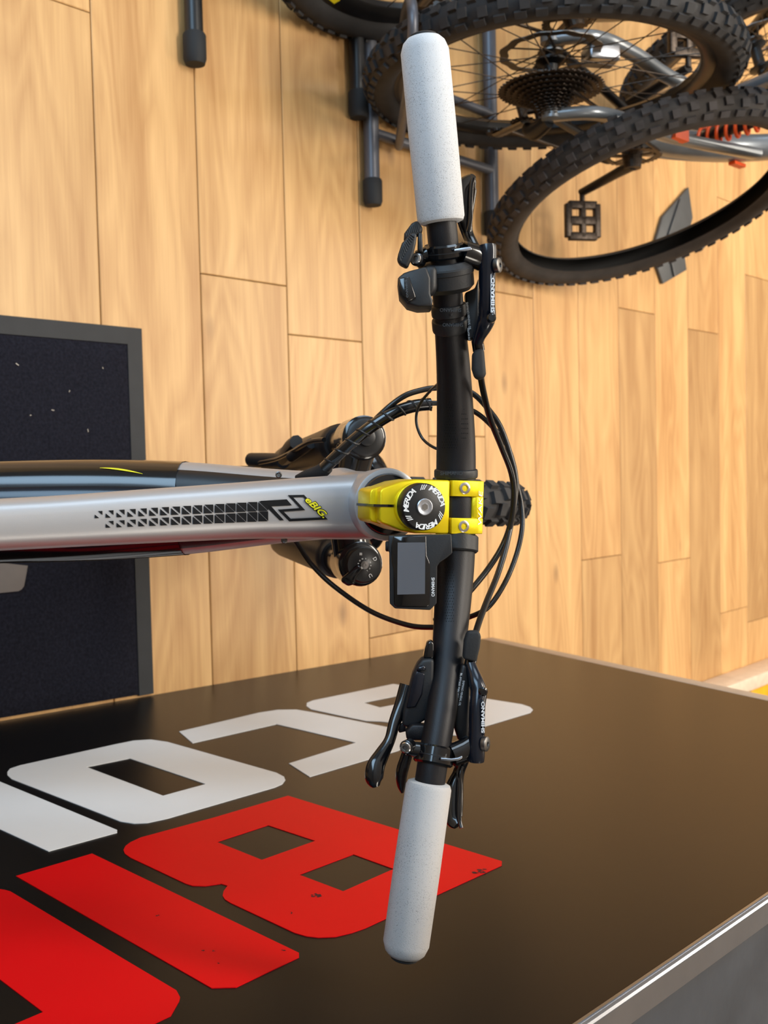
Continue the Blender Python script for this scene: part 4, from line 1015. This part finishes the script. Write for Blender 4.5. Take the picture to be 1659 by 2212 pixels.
    v, f = box_g(rw + V((-0.052, 0.095, 0.055)), V((0.016, 0, 0)), V((0, 0.028, 0.018)), V((0, -0.016, 0.022))); cal = raw('brake_caliper', v, f, MT['trim'], t, False, True); bevel(cal, 0.005)
    # fork, bar, saddle
    fdv = (fw - head_b).normalized()
    fk = tube('fork', [head_b + V((-0.07, 0.02, -0.04)), head_b + V((0, 0.02, -0.03)), head_b + V((0.07, 0.02, -0.04))], [(0.022, 0.02)] * 3, MT['gblack'], t, 16, local=True)
    for s in (-1, 1):
        a0 = head_b + V((s * 0.067, 0.025, -0.04)); a1 = fw + V((s * 0.067, -0.012, 0)); md = a0.lerp(a1, 0.38)
        tube('stanchion', [a0, md], 0.0175, MT['bronze'], fk, 18, local=True)
        tube('lower_leg', [md, a0.lerp(a1, 0.8), a1], [0.0225, 0.020, 0.014], MT['gblack'], fk, 18, local=True)
    hb_ = head_t + V((0, 0.02, 0.09))
    tube('stem', [head_t + V((0, -0.01, 0.04)), hb_], [(0.018, 0.02)] * 2, MT['sblack'], t, 14, local=True)
    hbar = tube('handlebar', [hb_ + V((-0.37, -0.06, 0.03)), hb_ + V((-0.15, -0.01, 0.02)), hb_, hb_ + V((0.15, -0.01, 0.02)), hb_ + V((0.37, -0.06, 0.03))], [0.011, 0.012, 0.016, 0.012, 0.011], MT['mblack'], t, 14, sub=4, local=True)
    for s in (-1, 1): tube('grip', [hb_ + V((s * 0.23, -0.031, 0.0245)), hb_ + V((s * 0.372, -0.0605, 0.0302))], 0.0165, MT['rub'], hbar, 16, local=True)
    tube('seat_post', [V((0, 0.325, 0.74)), V((0, 0.285, 0.90))], 0.0155, MT['mblack'], t, 14, local=True)
    tube('saddle', [V((0, 0.42, 0.905)), V((0, 0.33, 0.905)), V((0, 0.24, 0.91)), V((0, 0.16, 0.925))], [(0.016, 0.012), (0.024, 0.018), (0.055, 0.022), (0.066, 0.018)], MT['sblack'], t, 18, sub=4, local=True)
    w1 = wheel('rear_wheel', t, rw, drive=True, R=0.3695, wd=fat, deep=0.012 if fmat is MT['fblack'] else 0)
    w2 = front and wheel('front_wheel', t, fw, R=0.3695, wd=fat, deep=0.012 if fmat is MT['fblack'] else 0)
    return t, w1, w2
gb, gw1, gw2 = parked_bike('parked_mountain_bike', 'grey full suspension mountain bike with orange coil spring beside the loose tyre', -0.77, 1.71, MT['fgrey'], MT['fgrey'], MT['orange'], front=False)
bb3, bw1, bw2 = parked_bike('parked_mountain_bike', 'black mountain bike parked behind the grey one with orange spring', -0.915, 1.465, MT['fblack'], MT['fblack'], MT['gblack'], 0.031, rot=(0, -0.25, 0.06))
# rim decal of the black bike
for name, (x, y), rgb, ln in (('rim_decal', (1054, 16), MT['red'], 0.05), ('rim_decal', (694, 6), MT['yink'], 0.045)):
    mw = Matrix.LocRotScale(bb3.location, bb3.rotation_euler, None); cn_ = mw @ V((0.0145, 0, 0.37)); nn_ = mw.to_3x3() @ V((1, 0, 0))
    o_ = mw.inverted() @ on_plane(x, y, cn_, nn_) - V((0, 0, 0.37))
    d = V((0, o_.y, o_.z)).normalized(); tg = V((0, -d.z, d.y))
    v, f = box_g(V((0.0150, 0, 0)) + d * 0.294, tg * ln * 0.5, d * 0.007, V((0.0006, 0, 0))); raw(name, v, f, rgb, bw1, False, True)

# ================================================================== FLOOR RACKS
def rack(label, material, y1, y2, x_end, x_far, xw, crosses):
    t = thing('bike_rack', label, 'bike rack', ((x_end + x_far) / 2, (y1 + y2) / 2, 0))
    r = 0.0165
    for y in (y1, y2):
        ft = tube('foot_tube', [V((x_far, y, r + 0.004)), V((x_end - 0.03, y, r + 0.004))], r, material, t, 18)
        for xa, xb in ((x_end - 0.055, x_end), (x_far + 0.05, x_far - 0.005)):
            s = 1 if xb > xa else -1
            lathe('rubber_foot', V((xa, y, r + 0.0045)), (s, 0, 0), [(0, r + 0.002), (0.004, r + 0.0045), (0.046, r + 0.0042), (0.055, r + 0.001)], MT['rub'], ft, 18)
    for xc in crosses:
        tube('cross_tube', [V((xc, y1 + 0.005, 0.024)), V((xc, y2 - 0.005, 0.024))], 0.011, material, t, 14)
    hp = [V((xw + 0.072, y1 + 0.075, 0.03)), V((xw + 0.072, y1 - 0.06, 0.17)), V((xw + 0.068, y1 - 0.155, 0.27)), V((xw + 0.045, y1 - 0.215, 0.335)), V((xw, y1 - 0.235, 0.357)), V((xw - 0.045, y1 - 0.215, 0.335)), V((xw - 0.068, y1 - 0.155, 0.27)), V((xw - 0.072, y1 - 0.06, 0.17)), V((xw - 0.072, y1 + 0.075, 0.03))]
    tube('wheel_hoop', hp, 0.0095, material, t, 14, sub=5)
    return t
rack('grey steel floor rack holding the rear wheel of the grey bike', MT['rack'], 1.553, 1.965, -0.560, -1.10, -0.77, (-0.712, -0.845))
rack('black steel floor rack holding the rear wheel of the black bike', MT['rackb'], 1.104, 1.516, -0.735, -1.30, -1.02, (-1.16,))

# ================================================================== STEEL FOOT BY THE LOOSE TYRE
ps = thing('display_stand_foot', 'dark grey folded steel plate foot on the floor behind the loose tyre', 'stand', (-0.68, 2.93, 0))
def fp_(x, y, z): p = on_floor(x, y, z); return p
hgt = 0.012
prism('foot_plate', [fp_(1433, 613, hgt), fp_(1484, 583, hgt), fp_(1478, 540, hgt), fp_(1497, 470, hgt), fp_(1488, 404, hgt), fp_(1432, 468, hgt), fp_(1410, 545, hgt)], V((0, 0, -0.010)), MT['plate'], ps, 0.002)
tube('fold_rib', [fp_(1457, 597, hgt + 0.004), fp_(1440, 520, hgt + 0.004), fp_(1470, 430, hgt + 0.004)], [(0.004, 0.004)] * 3, MT['plate'], ps, 8)
prism('side_arm', [fp_(1497, 541, hgt), fp_(1515, 543, hgt), fp_(1530, 527, hgt), fp_(1525, 505, hgt), fp_(1488, 500, hgt), fp_(1482, 520, hgt)], V((0, 0, -0.010)), MT['plate'], ps, 0.002)

# ================================================================== LOW TRAY BEHIND THE COUNTER
ty_ = thing('display_tray', 'low pale wooden display tray on the floor beyond the counter', 'tray', (1.0, 3.3, 0))
tx = 0.715
box('tray_side', (tx, 2.70, 0.0), (tx + 0.045, 4.1, 0.10), MT['tray'], ty_, 0.004)
box('tray_side', (1.32, 2.70, 0.0), (1.36, 4.1, 0.10), MT['tray'], ty_, 0.004)
box('tray_end', (tx + 0.046, 2.70, 0.0), (1.319, 2.74, 0.10), MT['tray'], ty_, 0.004)
box('tray_end', (tx + 0.046, 4.06, 0.0), (1.319, 4.1, 0.10), MT['tray'], ty_, 0.004)
box('tray_base', (tx + 0.046, 2.741, 0.0), (1.319, 4.059, 0.012), MT['pbrown'], ty_)
for x, y, mt_, ln, lb_ in ((0.765, 3.02, 'pyellow', 0.13, 'yellow packet nearest the tray end facing the counter'), (0.765, 3.17, 'pbrown', 0.07, 'brown packet between two yellow packets in the tray'), (0.765, 3.26, 'pyellow', 0.15, 'yellow packet between the brown and the red packets in the tray'),
                           (0.765, 3.43, 'pred', 0.16, 'brick red packet beside a yellow packet in the tray'), (0.90, 3.02, 'pbrown', 0.30, 'long brown packet in the middle of the tray'), (0.90, 3.36, 'pred', 0.22, 'long brick red packet in the middle of the tray')):
    o = box('snack_packet', (x, y, 0.0125), (x + 0.12, y + ln, 0.075), MT[mt_], None, 0.008)
    o['label'] = lb_; o['category'] = 'packet'; o['group'] = 'packets in the display tray'
